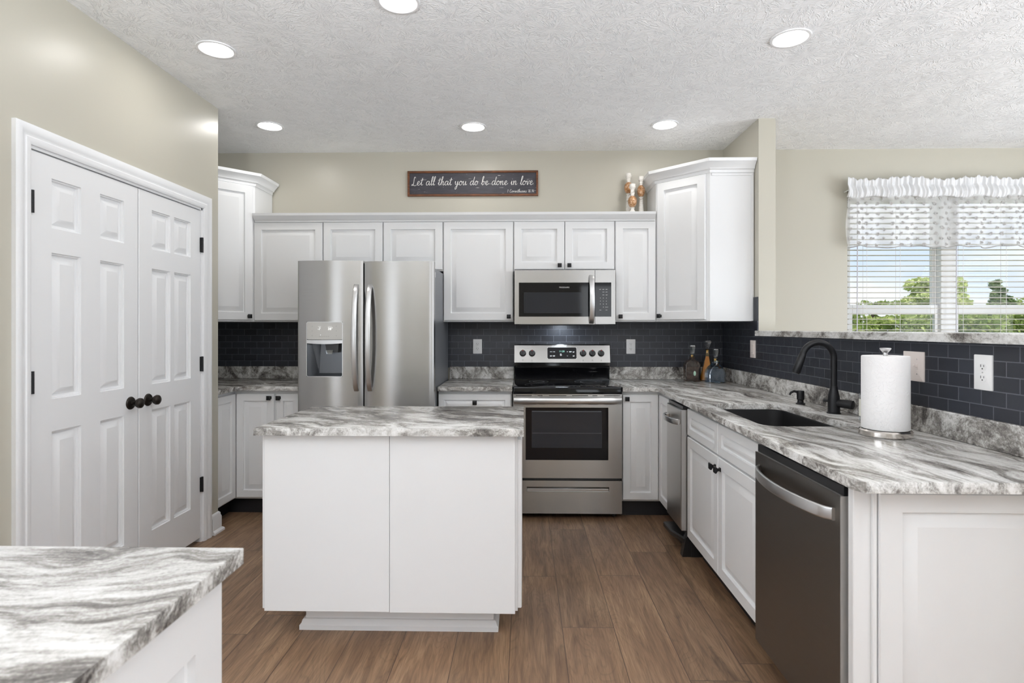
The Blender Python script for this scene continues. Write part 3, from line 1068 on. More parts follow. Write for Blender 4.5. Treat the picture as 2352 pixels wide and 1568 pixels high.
def counter(name, label, poly, mat, splash=None, holes=(), group='granite counters', root=None, spmat='granite_splash'):
    xs = [p[0] for p in poly]
    ys = [p[1] for p in poly]
    rt = root or (round(sum(xs) / len(xs), 3), round(sum(ys) / len(ys), 3), ZB)
    t = thing(name, label, 'countertop', rt, group)
    s = MB().prism(poly, ZB, ZC, 0.0025, holes=holes, seg=2)
    obj('slab', s, mat, t)
    for bx in splash or []:
        q = MB().box(*bx, ZC + 0.0005, 1.012, 0.002)
        obj('backsplash', q, spmat, t)
    return t


YE = 3.925
counter('countertop', 'grey granite corner countertop left of the fridge', [(XL, YB - 0.009), (XL, 3.662), (-2.010, 3.662), (-2.010, YE - 0.03), (-1.98, YE), (-1.575, YE), (-1.575, YB - 0.009)],
        'granite_back', [(XL + 0.02, -1.575, YB - 0.028, YB - 0.009), (XL, XL + 0.019, 3.67, YB - 0.009)])
counter('countertop', 'short grey granite countertop between fridge and range', [(-0.602, YB - 0.009), (-0.602, YE), (-0.083, YE), (-0.083, YB - 0.009)],
        'granite_back', [(-0.602, -0.083, YB - 0.028, YB - 0.009)])
sinkhole = rrect(1.005, 1.385, 2.385, 3.095, 0.07)
counter('countertop', 'long streaky granite countertop holding the black sink and paper towels',
        [(0.681, YB - 0.009), (0.681, YE), (0.905, YE), (0.921, 3.905), (0.892, 1.556), (0.910, 1.525), (XR - 0.009, 1.525), (XR - 0.009, YB - 0.009)],
        'granite_side', [(0.681, XR - 0.03, YB - 0.028, YB - 0.009), (XR - 0.029, XR - 0.0095, 1.53, YB - 0.0095)], holes=(sinkhole,))

# sink bowl
t = thing('sink', 'black composite undermount sink set in the granite countertop', 'sink', (1.195, 2.74, 0.68))
hole = rrect(0.998, 1.392, 2.378, 3.102, 0.075)
inner = rrect(1.012, 1.378, 2.392, 3.088, 0.065)
s = MB()
tbm = bmesh.new()
rings = []
for lp, z in ((hole, ZB - 0.0015), (inner, ZB - 0.0015), (rrect(1.018, 1.372, 2.398, 3.082, 0.065), 0.72), (rrect(1.04, 1.35, 2.42, 3.06, 0.055), 0.695)):
    rings.append([tbm.verts.new((x, y, z)) for x, y in lp])
for a, b_ in zip(rings, rings[1:]):
    for i in range(len(a)):
        tbm.faces.new((a[i], a[(i + 1) % len(a)], b_[(i + 1) % len(a)], b_[i]))
tbm.faces.new(rings[-1])
out = [tbm.verts.new((x, y, 0.682)) for x, y in hole]
for i in range(len(out)):
    j = (i + 1) % len(out)
    tbm.faces.new((rings[0][j], rings[0][i], out[i], out[j]))
tbm.faces.new(out[::-1])
s._in(tbm)
obj('bowl', s, 'sink', t)
obj('drain', MB().lathe([(0.045, 0.0), (0.045, 0.003), (0.030, 0.003), (0.026, 0.001), (0.0, 0.001)], 24, T(1.195, 2.74, 0.6955)), 'black', t)
lm = MB()
text_mb(lm, 'blanco', 0.010, T(1.3725, 2.60, 0.835, -90), 0.0002)
obj('maker_lettering', lm, 'print_grey', t)

# ------------------------------------------------------------------ fridge
FY, FX0, FXM, FX1 = 3.790, -1.529, -1.0805, -0.608
t = thing('refrigerator', 'stainless side-by-side refrigerator with two bowed handles', 'refrigerator', (-1.07, 4.1, 0))
fb = MB().box(FX0 + 0.004, FX1 - 0.004, 3.856, 4.545, 0.025, 1.735, 0.004)
obj('case', fb, 'case_grey', t)
obj('grille', MB().box(FX0 + 0.02, FX1 - 0.02, 3.815, 3.86, 0.02, 0.10), 'black_plastic', t)


def bulge(x, a, b, d=0.020):
    u = (2 * (x - a) / (b - a) - 1)
    return FY - d * (1 - u * u) - 0.0


def fridge_door(a, b, z0, z1, hole=None):
    tb = bmesh.new()
    n = 24
    xs = [a + (b - a) * i / n for i in range(n + 1)]
    zs = [z0, z1]
    if hole:
        xs = sorted({*[x for x in xs if abs(x - hole[0]) > 0.006 and abs(x - hole[1]) > 0.006], hole[0], hole[1]})
        zs = [z0, hole[2], hole[3], z1]
    V = {}
    for i, x in enumerate(xs):
        for j, z in enumerate(zs):
            y = bulge(x, a, b)
            if i in (0, len(xs) - 1):
                y += 0.004
            V[i, j] = tb.verts.new((x, y, z))
    for i in range(len(xs) - 1):
        for j in range(len(zs) - 1):
            if hole and hole[0] - 1e-6 <= xs[i] and xs[i + 1] <= hole[1] + 1e-6 and j == 1:
                continue
            tb.faces.new((V[i, j], V[i + 1, j], V[i + 1, j + 1], V[i, j + 1]))
    yb = FY + 0.062
    # sides, top, bottom, back
    def edge_wall(pairs):
        for p, q in pairs:
            p2 = tb.verts.new((p.co.x, yb, p.co.z))
            q2 = tb.verts.new((q.co.x, yb, q.co.z))
            tb.faces.new((p, q, q2, p2))
    J = len(zs) - 1
    I = len(xs) - 1
    edge_wall([(V[0, j], V[0, j + 1]) for j in range(J)] + [(V[I, j], V[I, j + 1]) for j in range(J)] +
              [(V[i, 0], V[i + 1, 0]) for i in range(I)] + [(V[i, J], V[i + 1, J]) for i in range(I)])
    tb.faces.new([tb.verts.new(c) for c in ((a, yb, z0), (b, yb, z0), (b, yb, z1), (a, yb, z1))])
    bmesh.ops.remove_doubles(tb, verts=tb.verts[:], dist=1e-5)
    bmesh.ops.recalc_face_normals(tb, faces=tb.faces[:])
    return MB()._in(tb)


HX0, HX1, HZ0, HZ1 = -1.464, -1.218, 0.996, 1.366
fd = obj('freezer_door', fridge_door(FX0, FXM - 0.0045, 0.115, 1.777, (HX0, HX1, HZ0, HZ1)), 'steel', t, angle=50)
rd = obj('fridge_door', fridge_door(FXM + 0.0045, FX1, 0.115, 1.772), 'steel', t, angle=50)
obj('door_gasket', MB().box(FXM - 0.012, FXM + 0.012, FY + 0.035, FY + 0.066, 0.12, 1.765), 'gap', t)


def fridge_handle(x):
    p = []
    z0, z1 = 0.905, 1.612
    for i in range(29):
        u = i / 28
        s_ = math.sin(PI * u)
        p.append((x, FY - 0.006 - 0.062 * s_ ** 0.55, z0 + (z1 - z0) * u))
    m = MB()
    # flat bowed strap: rounded rectangle section
    tb = bmesh.new()
    prof = rrect(-0.0165, 0.0165, -0.009, 0.009, 0.0055, 4)
    rings = []
    for i, q in enumerate(p):
        a_, b_ = p[max(i - 1, 0)], p[min(i + 1, len(p) - 1)]
        ty, tz = b_[1] - a_[1], b_[2] - a_[2]
        L = math.hypot(ty, tz)
        ny, nz_ = tz / L, -ty / L
        rings.append([tb.verts.new((q[0] + u, q[1] + v * ny, q[2] + v * nz_)) for u, v in prof])
    k = len(prof)
    for a_, b_ in zip(rings, rings[1:]):
        for j in range(k):
            tb.faces.new((a_[j], a_[(j + 1) % k], b_[(j + 1) % k], b_[j]))
    tb.faces.new(rings[0])
    tb.faces.new(rings[-1])
    bmesh.ops.recalc_face_normals(tb, faces=tb.faces[:])
    m._in(tb)
    return m


obj('door_handle', fridge_handle(-1.128), 'steel_smooth', fd)
obj('door_handle', fridge_handle(-1.036), 'steel_smooth', rd)
# dispenser
yh = FY - 0.021
dp = MB()
dp.prism(rrect(HX0 + 0.002, HX1 - 0.002, 1.2465, HZ1 - 0.002, 0.010), -0.006, 0.006, mtx=Matrix(((1, 0, 0, 0), (0, 0, -1, yh + 0.012), (0, 1, 0, 0), (0, 0, 0, 1))))
ds = obj('display_panel', dp, 'panel_grey', fd)
for body, xx, la, lb in (('-7', -1.378, -1.385, -1.366), ('38°', -1.303, -1.318, -1.292)):
    tx = text_mb(MB(), body, 0.024, T(xx, yh + 0.0055, 1.318)).box(la, lb, yh + 0.005, yh + 0.006, 1.3345, 1.3355)
    obj('display_digits', tx, 'display_white', ds)
obj('indicator_light', MB().box(-1.371, -1.367, yh + 0.005, yh + 0.006, 1.275, 1.279), 'display_white', ds)
for (x, z) in ((-1.425, 1.335), (-1.425, 1.305), (-1.425, 1.272), (-1.262, 1.337), (-1.262, 1.305), (-1.262, 1.272)):
    obj('touch_icon', MB().lathe([(0.003, 0), (0.003, 0.001), (0.002, 0.001), (0.002, 0)], 12, T(x, yh + 0.0063, z) @ RX90, cap=False), 'print_grey', ds)
ic = MB()
for i in range(5):
    ic.box(-1.378 + i * 0.0145, -1.368 + i * 0.0145, yh + 0.005, yh + 0.0063, 1.2655, 1.2675)
obj('panel_lettering', ic, 'print_grey', ds)
tp = MB()
pts = [(HX0 + 0.002, 1.2435)] + [(HX0 + 0.002 + (HX1 - HX0 - 0.004) * i / 12, 1.222 - 0.006 * math.sin(PI * i / 12)) for i in range(13)] + [(HX1 - 0.002, 1.2435)]
tp.prism(pts, -0.006, 0.010, mtx=Matrix(((1, 0, 0, 0), (0, 0, -1, yh + 0.012), (0, 1, 0, 0), (0, 0, 0, 1))))
obj('dispenser_visor', tp, 'steel_smooth', fd)
rc = MB()
tb = bmesh.new()
yf2, ybk = yh + 0.010, FY + 0.058
co = [(HX0, yf2, HZ0), (HX1, yf2, HZ0), (HX1, yf2, HZ1), (HX0, yf2, HZ1)]
ci = [(HX0 + 0.062, ybk, HZ0 + 0.020), (HX1 - 0.012, ybk, HZ0 + 0.020), (HX1 - 0.012, ybk, HZ1), (HX0 + 0.062 + 0.02, ybk, HZ1)]
vo = [tb.verts.new(c_) for c_ in co]
vi = [tb.verts.new(c_) for c_ in ci]
for i in range(4):
    tb.faces.new((vo[i], vo[(i + 1) % 4], vi[(i + 1) % 4], vi[i]))
tb.faces.new(vi)
rc._in(tb)
obj('dispenser_recess', rc, plain('dispenser_metal', (0.13, 0.137, 0.147), 0.28, metal=0.9), fd, smooth=False)
sp = MB().prism([(-1.352, 1.235), (-1.255, 1.235), (-1.262, 1.158), (-1.338, 1.158)], 0, 0.035, mtx=Matrix(((1, 0, 0, 0), (0, 0, -1, FY + 0.052), (0, 1, 0, 0), (0, 0, 0, 1))))
obj('dispenser_spout', sp, 'black_plastic', fd)
pd = MB().prism([(-1.340, 1.175), (-1.292, 1.175), (-1.297, 1.148), (-1.335, 1.148)], 0, 0.008, mtx=Matrix(((1, 0, 0, 0), (0, 0, -1, FY + 0.012), (0, 1, 0, 0), (0, 0, 0, 1))))
obj('dispenser_paddle', pd, 'clear', fd)
fr_ = MB().sweep([(0, -0.001), (0.004, -0.001), (0.004, 0.003), (0, 0.003)], [(HX0, HZ0 + 0.008), (HX0, HZ1 - 0.008), (HX0 + 0.008, HZ1), (HX1 - 0.008, HZ1), (HX1, HZ1 - 0.008), (HX1, HZ0 + 0.008), (HX1 - 0.008, HZ0), (HX0 + 0.008, HZ0)], loop=True,
                    mtx=Matrix(((1, 0, 0, 0), (0, 0, -1, yh + 0.0065), (0, 1, 0, 0), (0, 0, 0, 1))))
obj('dispenser_bezel', fr_, 'steel_smooth', fd)
hs = MB().box(FX1 - 0.0045, FX1 - 0.0033, 3.87, 3.893, 1.672, 1.708)
obj('energy_sticker', hs, 'print_white', t)

# ------------------------------------------------------------------ range
RY = 3.930
RX0, RX1 = -0.078, 0.676
t = thing('range', 'stainless electric range with black glass cooktop and oven window', 'stove', (0.3, 4.2, 0))
rb = MB().box(RX0 + 0.004, RX1 - 0.004, RY + 0.03, 4.555, 0.04, 0.868)
obj('body', rb, 'black_plastic', t, smooth=False)
for x in (RX0 + 0.04, RX1 - 0.04):
    for y in (RY + 0.08, 4.50):
        obj('levelling_foot', MB().lathe([(0.015, 0.0), (0.015, 0.045)], 12, T(x, y, 0)), 'black_plastic', t)
# oven door with real window opening
od = MB()
WXa, WXb, WZa, WZb = 0.0115 - 0.002, 0.582, 0.409, 0.773
z0, z1 = 0.284, 0.866
tb = bmesh.new()
xs = [RX0, WXa, WXb, RX1]
zs = [z0, WZa, WZb, z1]
for i in range(3):
    for j in range(3):
        if i == 1 and j == 1:
            continue
        tb.faces.new([tb.verts.new(c_) for c_ in ((xs[i], RY, zs[j]), (xs[i + 1], RY, zs[j]), (xs[i + 1], RY, zs[j + 1]), (xs[i], RY, zs[j + 1]))])
for (a, b_, c_, d_) in ((RX0, RX1, z0, z1),):
    q = [(a, c_), (b_, c_), (b_, d_), (a, d_)]
    for k in range(4):
        (xa, za), (xb, zb) = q[k], q[(k + 1) % 4]
        tb.faces.new([tb.verts.new(v_) for v_ in ((xa, RY, za), (xa, RY + 0.03, za), (xb, RY + 0.03, zb), (xb, RY, zb))])
q = [(WXa, WZa), (WXb, WZa), (WXb, WZb), (WXa, WZb)]
for k in range(4):
    (xa, za), (xb, zb) = q[k], q[(k + 1) % 4]
    tb.faces.new([tb.verts.new(v_) for v_ in ((xa, RY, za), (xb, RY, zb), (xb, RY + 0.008, zb), (xa, RY + 0.008, za))])
bmesh.ops.remove_doubles(tb, verts=tb.verts[:], dist=1e-5)
bmesh.ops.recalc_face_normals(tb, faces=tb.faces[:])
od._in(tb)
odr = obj('oven_door', od, 'steel', t, smooth=False)
gl = MB().box(WXa - 0.002, WXb + 0.002, RY + 0.004, RY + 0.010, WZa - 0.002, WZb + 0.002)
gw = obj('oven_window', gl, 'gloss_black', odr, smooth=False)
iw = MB().box(0.052, 0.538, RY + 0.003, RY + 0.0045, 0.493, 0.752)
obj('inner_glass', iw, plain('tinted_oven_glass', (0.020, 0.023, 0.028), 0.07, spec=0.35), gw, smooth=False)
rk = MB().box(0.056, 0.534, RY + 0.0022, RY + 0.0034, 0.5935, 0.5955).box(0.054, 0.534, RY + 0.0022, RY + 0.0034, 0.743, 0.748)
obj('oven_rack', rk, plain('dim_rack', (0.10, 0.11, 0.12), 0.4), gw, smooth=False)
hb = MB()
path = []
for i in range(25):
    u = i / 24
    path.append((RX0 + 0.008 + (RX1 - RX0 - 0.016) * u, RY - 0.018 - 0.030 * math.sin(PI * u) ** 0.5, 0.822 + 0.003 * math.sin(PI * u)))
hb.tube(path, [0.0225] * 25, 20, flat=0.5, up=(0, 1, 0))
for x in (RX0 + 0.025, RX1 - 0.025):
    hb.box(x - 0.018, x + 0.018, RY - 0.03, RY + 0.001, 0.812, 0.834, 0.004)
obj('oven_handle', hb, 'steel_smooth', odr)
for x, w_ in ((0.0, 0.11), (0.15, 0.035), (0.23, 0.12), (0.39, 0.11), (0.53, 0.035), (0.61, 0.11)):
    obj('vent_slot', MB().box(RX0 + 0.02 + x, RX0 + 0.02 + x + w_, RY - 0.0008, RY + 0.0005, 0.8535, 0.8575), 'gap', odr, smooth=False)
for x, w_ in ((0.05, 0.09), (0.16, 0.04), (0.36, 0.05), (0.50, 0.07), (0.61, 0.07)):
    obj('vent_slot', MB().box(RX0 + 0.02 + x, RX0 + 0.02 + x + w_, RY - 0.0008, RY + 0.0005, 0.7945, 0.7985), 'gap', odr, smooth=False)
# storage drawer with recessed pull
dw = MB()
tb = bmesh.new()
dz0, dz1 = 0.038, 0.266
pa, pb, pc, pd_ = 0.017, 0.588, 0.190, 0.224
xs = [RX0, pa, pb, RX1]
zs = [dz0, pc, pd_, dz1]
for i in range(3):
    for j in range(3):
        if i == 1 and j == 1:
            continue
        tb.faces.new([tb.verts.new(c_) for c_ in ((xs[i], RY, zs[j]), (xs[i + 1], RY, zs[j]), (xs[i + 1], RY, zs[j + 1]), (xs[i], RY, zs[j + 1]))])
q = [(RX0, dz0), (RX1, dz0), (RX1, dz1), (RX0, dz1)]
for k in range(4):
    (xa, za), (xb, zb) = q[k], q[(k + 1) % 4]
    tb.faces.new([tb.verts.new(v_) for v_ in ((xa, RY, za), (xa, RY + 0.03, za), (xb, RY + 0.03, zb), (xb, RY, zb))])
fo = [(pa, RY, pc), (pb, RY, pc), (pb, RY, pd_), (pa, RY, pd_)]
fi = [(pa + 0.003, RY + 0.004, pc + 0.003), (pb - 0.003, RY + 0.004, pc + 0.003), (pb - 0.003, RY + 0.024, pd_ - 0.003), (pa + 0.003, RY + 0.024, pd_ - 0.003)]
vo = [tb.verts.new(c_) for c_ in fo]
vi = [tb.verts.new(c_) for c_ in fi]
for i in range(4):
    tb.faces.new((vo[i], vo[(i + 1) % 4], vi[(i + 1) % 4], vi[i]))
tb.faces.new(vi)
bmesh.ops.remove_doubles(tb, verts=tb.verts[:], dist=1e-5)
bmesh.ops.recalc_face_normals(tb, faces=tb.faces[:])
dw._in(tb)
dd = obj('storage_drawer', dw, 'steel', t, smooth=False)
obj('drawer_pull', MB().box(pa + 0.004, pb - 0.004, RY + 0.0005, RY + 0.008, pc + 0.002, pc + 0.020, 0.002), 'steel_smooth', dd)
# cooktop
ck = MB().prism(rrect(RX0 - 0.001, RX1 + 0.001, RY - 0.012, 4.505, 0.012), 0.868, 0.9165, 0.006, seg=2)
cko = obj('cooktop', ck, 'gloss_black', t)
for x, y, rr in ((0.11, 4.07, 0.105), (0.49, 4.07, 0.085), (0.11, 4.34, 0.075), (0.49, 4.34, 0.105)):
    br = MB().lathe([(rr, 0.0), (rr - 0.0006, 0.0002), (rr - 0.0012, 0.0)], 48, T(x, y, 0.9166), cap=False)
    br.lathe([(rr * 0.6, 0.0), (rr * 0.6 - 0.0006, 0.0002), (rr * 0.6 - 0.0012, 0.0)], 40, T(x, y, 0.9166), cap=False)
    obj('burner_ring', br, 'ring_grey', cko)
# backguard
bgd = MB()
prof = [(4.575, 0.9165), (4.506, 0.9165), (4.506, 0.985), (4.490, 1.008), (4.490, 1.016), (4.575, 1.016)]
bgd.prism([(y, z) for y, z in prof], RX0, RX1, mtx=Matrix(((0, 0, 1, 0), (1, 0, 0, 0), (0, 1, 0, 0), (0, 0, 0, 1))))
obj('backguard_riser', bgd, 'gloss_black', t)
bg2 = MB()
prof = [(4.575, 1.016), (4.500, 1.016), (4.478, 1.045), (4.470, 1.052), (4.505, 1.186), (4.515, 1.194), (4.575, 1.194)]
bg2.prism(prof, RX0, RX1 + 0.001, mtx=Matrix(((0, 0, 1, 0), (1, 0, 0, 0), (0, 1, 0, 0), (0, 0, 0, 1))))
bgo = obj('backguard', bg2, 'steel', t, smooth=False)
sl = math.atan2(0.035, 0.134)
MBG = Matrix.Translation((0, 4.470, 1.052)) @ Matrix.Rotation(-sl, 4, 'X')      # local z up the sloped face, -y outwards
cp = MB().prism(rrect(0.184, 0.413, 0.030, 0.121, 0.008), 0, 0.002, mtx=MBG @ RX90)
cpo = obj('control_panel', cp, 'gloss_black', bgo)
fm = MB().sweep([(0, 0), (0.0035, 0), (0.0035, 0.0015), (0, 0.0015)], [(0.184, 0.03), (0.184, 0.121), (0.413, 0.121), (0.413, 0.03)], mtx=MBG @ RX90, loop=True)
obj('panel_bezel', fm, 'chrome', cpo)
cl = MB()
text_mb(cl, '11:28', 0.020, MBG @ Matrix.Translation((0.297, -0.0022, 0.089)), 0.0003)
obj('clock_digits', cl, 'display_green', cpo)
for x, z, w_ in ((0.212, 0.085, 0.018), (0.236, 0.085, 0.016), (0.212, 0.053, 0.018), (0.236, 0.053, 0.018), (0.289, 0.068, 0.012), (0.291, 0.059, 0.016),
                 (0.366, 0.087, 0.020), (0.391, 0.085, 0.014), (0.391, 0.053, 0.014)):
    kp = MB().box(x - w_ / 2, x + w_ / 2, -0.0026, -0.002, z, z + 0.003, mtx=MBG)
    if z != 0.085 or x > 0.3:
        kp.box(x - w_ / 2, x + w_ / 2 - 0.003, -0.0026, -0.002, z - 0.0045, z - 0.002, mtx=MBG)
    obj('key_legend', kp, 'print_white', cpo)
for sgn, zc in ((1, 0.086), (-1, 0.053)):
    obj('arrow_key', MB().prism([(0.334, zc - 0.003 * sgn), (0.341, zc + 0.004 * sgn), (0.348, zc - 0.003 * sgn), (0.341, zc)], 0, 0.0006, mtx=MBG @ Matrix.Translation((0, -0.002, 0)) @ RX90), 'print_white', cpo)
bt = MB()
text_mb(bt, 'FRIGIDAIRE', 0.0085, MBG @ Matrix.Translation((0.306, -0.0006, 0.0135)), 0.0002, 1.2)
obj('maker_lettering', bt, 'print_grey', bgo)
for x in (-0.011, 0.062, 0.465, 0.538, 0.607):
    bt = MB()
    bt.box(x - 0.005, x + 0.005, -0.0006, 0, 0.0125, 0.0135, mtx=MBG).box(x - 0.005, x + 0.005, -0.0006, 0, 0.0195, 0.0205, mtx=MBG)
    bt.box(x - 0.005, x - 0.004, -0.0006, 0, 0.0125, 0.0205, mtx=MBG).box(x + 0.004, x + 0.005, -0.0006, 0, 0.0125, 0.0205, mtx=MBG)
    bt.box(x - 0.002, x + 0.001, -0.0006, 0, 0.0185, 0.0215, mtx=MBG)
    for k in range(11):
        a = math.radians(-60 + k * 30)
        if k == 3 or k > 10:
            continue
        bt.box(x + 0.031 * math.sin(a) - 0.0006, x + 0.031 * math.sin(a) + 0.0006, -0.0005, 0, 0.074 + 0.031 * math.cos(a) - 0.0006, 0.074 + 0.031 * math.cos(a) + 0.0006, mtx=MBG)
    obj('dial_marks', bt, 'print_grey', bgo)
obj('top_lettering', MB().box(0.012, 0.040, -0.0006, 0, 0.1115, 0.1130, mtx=MBG), 'print_grey', bgo)
for x in (-0.011, 0.062, 0.465, 0.538, 0.607):
    k = MB().lathe([(0.026, 0.0), (0.026, 0.003), (0.023, 0.006), (0.0215, 0.020), (0.019, 0.023), (0.0, 0.023)], 32, MBG @ Matrix.Translation((x, 0, 0.074)) @ RX90)
    k.box(x - 0.0055, x + 0.0055, -0.033, -0.020, 0.074 - 0.022, 0.074 + 0.022, 0.0025, mtx=MBG)
    ko = obj('control_knob', k, 'black_plastic', bgo)
    obj('knob_pointer', MB().box(x - 0.002, x + 0.002, -0.0338, -0.0325, 0.074 + 0.012, 0.074 + 0.022, mtx=MBG), 'red', ko)

# ------------------------------------------------------------------ microwave
MX0, MX1, MZ0, MZ1, MY = -0.072, 0.672, 1.353, 1.752, 4.190
t = thing('microwave', 'stainless over-the-range microwave with black glass door', 'microwave', (0.3, 4.4, MZ0))
obj('body', MB().box(MX0 + 0.004, MX1 - 0.004, MY + 0.028, YB - 0.010, MZ0 + 0.006, MZ1), 'black_plastic', t, smooth=False)
XS = 0.5225


def framed(x0, x1, z0, z1, hx0, hx1, hz0, hz1, y, d):
    tb = bmesh.new()
    xs = [x0, hx0, hx1, x1]
    zs = [z0, hz0, hz1, z1]
    for i in range(3):
        for j in range(3):
            if (i == 1 and j == 1) or xs[i + 1] - xs[i] < 1e-6:
                continue
            tb.faces.new([tb.verts.new(c_) for c_ in ((xs[i], y, zs[j]), (xs[i + 1], y, zs[j]), (xs[i + 1], y, zs[j + 1]), (xs[i], y, zs[j + 1]))])
    q = [(x0, z0), (x1, z0), (x1, z1), (x0, z1)]
    for k in range(4):
        (xa, za), (xb, zb) = q[k], q[(k + 1) % 4]
        tb.faces.new([tb.verts.new(v_) for v_ in ((xa, y, za), (xa, y + d, za), (xb, y + d, zb), (xb, y, zb))])
    q = [(hx0, hz0), (hx1, hz0), (hx1, hz1), (hx0, hz1)]
    for k in range(4):
        (xa, za), (xb, zb) = q[k], q[(k + 1) % 4]
        tb.faces.new([tb.verts.new(v_) for v_ in ((xa, y, za), (xb, y, zb), (xb, y + 0.006, zb), (xa, y + 0.006, za))])
    bmesh.ops.remove_doubles(tb, verts=tb.verts[:], dist=1e-5)
    bmesh.ops.recalc_face_normals(tb, faces=tb.faces[:])
    return MB()._in(tb)


md = obj('microwave_door', framed(MX0, XS - 0.002, MZ0, MZ1, -0.040, XS - 0.002, 1.408, 1.660, MY, 0.03), 'steel', t, smooth=False)
gp = obj('door_glass', MB().box(-0.041, XS - 0.002, MY + 0.002, MY + 0.010, 1.407, 1.661), 'gloss_black', md, smooth=False)
obj('window_screen', MB().box(-0.003, 0.427, MY + 0.0012, MY + 0.0025, 1.434, 1.588), plain('grey_tinted_screen', (0.020, 0.022, 0.027), 0.06, spec=0.3), gp, smooth=False)
br_ = MB()
text_mb(br_, 'FRIGIDAIRE', 0.013, T(0.296, MY + 0.0018, 1.624), 0.0003, 1.15)
obj('door_lettering', br_, 'print_white', gp)
mc = obj('control_side', framed(XS + 0.001, MX1, MZ0, MZ1, XS + 0.001, 0.642, 1.408, 1.660, MY, 0.03), 'steel', t, smooth=False)
kg = obj('keypad', MB().box(XS + 0.001, 0.643, MY + 0.002, MY + 0.010, 1.407, 1.661), 'gloss_black', mc, smooth=False)
kt = MB()
rows = ['123', '456', '789']
for r_, row in enumerate(rows):
    for c_, ch in enumerate(row):
        text_mb(kt, ch, 0.011, T(0.562 + c_ * 0.022, MY + 0.0018, 1.545 - r_ * 0.0225), 0.0002)
text_mb(kt, '0', 0.011, T(0.584, MY + 0.0018, 1.4775), 0.0002)
text_mb(kt, 'START', 0.008, T(0.608, MY + 0.0018, 1.4775), 0.0002)
for x, z in ((0.560, 1.608), (0.584, 1.608), (0.607, 1.608), (0.584, 1.588), (0.607, 1.588), (0.584, 1.567), (0.607, 1.567), (0.562, 1.456), (0.607, 1.456)):
    obj('key_legend', MB().box(x - 0.007, x + 0.007, MY + 0.0013, MY + 0.002, z, z + 0.0022), 'print_white', kg)
obj('keypad_lettering', kt, 'print_white', kg)
hm = MB()
path = [(0.496, MY - 0.003 - 0.045 * math.sin(PI * i / 20) ** 0.5, 1.362 + (1.708 - 1.362) * i / 20) for i in range(21)]
tb = bmesh.new()
prof = rrect(-0.0185, 0.0185, -0.008, 0.008, 0.005, 4)
rings = []
for i, q in enumerate(path):
    a_, b_ = path[max(i - 1, 0)], path[min(i + 1, 20)]
    ty, tz = b_[1] - a_[1], b_[2] - a_[2]
    L = math.hypot(ty, tz)
    rings.append([tb.verts.new((q[0] + u, q[1] + v * tz / L, q[2] - v * ty / L)) for u, v in prof])
for a_, b_ in zip(rings, rings[1:]):
    for j in range(len(prof)):
        tb.faces.new((a_[j], a_[(j + 1) % len(prof)], b_[(j + 1) % len(prof)], b_[j]))
tb.faces.new(rings[0])
tb.faces.new(rings[-1])
bmesh.ops.recalc_face_normals(tb, faces=tb.faces[:])
hm._in(tb)
obj('door_handle', hm, 'steel_smooth', md)
obj('bottom_lip', MB().box(MX0 + 0.03, MX1 - 0.05, MY + 0.01, MY + 0.06, MZ0 - 0.010, MZ0 + 0.006, 0.003), 'black_plastic', t)
obj('task_lamp', MB().box(0.25, 0.35, 4.40, 4.46, MZ0 + 0.002, MZ0 + 0.0055), 'hoodlens', t, smooth=False)

# ------------------------------------------------------------------ trash compactor
t = thing('trash_compactor', 'narrow stainless trash compactor with black foot pedal', 'appliance', (1.2, 3.43, 0))
CX, CY0, CY1 = 0.903, 3.282, 3.605
obj('body', MB().box(XRD + 0.022, XR - 0.03, CY0, CY1, 0.10, 0.868), 'black_plastic', t, smooth=False)
cd = obj('front_panel', MB().box(CX, XRD + 0.020, CY0 + 0.002, CY1 - 0.002, 0.158, 0.852, 0.004), mat_steel('compactor_steel', (0.52, 0.505, 0.485), 0.30), t)
obj('top_trim', MB().box(CX + 0.012, XRD + 0.02, CY0 + 0.002, CY1 - 0.002, 0.855, 0.872), 'black_plastic', t, smooth=False)
hp = MB()
tb = bmesh.new()
prof = rrect(-0.005, 0.005, -0.016, 0.016, 0.004, 4)
rings = []
for i in range(21):
    u = i / 20
    rings.append([tb.verts.new((CX - 0.010 - 0.038 * math.sin(PI * u) ** 0.55 + p_, 3.582 - 0.288 * u, 0.780 + q_)) for p_, q_ in prof])
for a_, b_ in zip(rings, rings[1:]):
    for j in range(len(prof)):
        tb.faces.new((a_[j], a_[(j + 1) % len(prof)], b_[(j + 1) % len(prof)], b_[j]))
tb.faces.new(rings[0])
tb.faces.new(rings[-1])
bmesh.ops.recalc_face_normals(tb, faces=tb.faces[:])
hp._in(tb)
for y in (3.560, 3.312):
    hp.box(CX - 0.020, CX + 0.001, y - 0.012, y + 0.012, 0.768, 0.792, 0.003)
obj('door_handle', hp, 'steel_smooth', cd)
obj('side_strip', MB().box(CX + 0.003, XRD + 0.02, CY0 - 0.003, CY0 + 0.0015, 0.158, 0.852), 'steel_smooth', cd, smooth=False)
bs = MB().box(XRD + 0.03, XR - 0.05, CY0 + 0.01, CY1 - 0.01, 0.0, 0.10)
bs.prism([(0.915, 0.0), (1.02, 0.0), (1.02, 0.135), (0.955, 0.140), (0.935, 0.105)], 3.295, 3.345, mtx=Matrix(((1, 0, 0, 0), (0, 0, 1, 0), (0, 1, 0, 0), (0, 0, 0, 1))))
obj('base', bs, 'black_plastic', t)
pdl = MB().prism([(0.880, 3.600), (0.965, 3.600), (0.965, 3.310), (0.930, 3.310), (0.885, 3.44)], 0.075, 0.105, 0.008)
obj('foot_pedal', pdl, 'black_plastic', t)

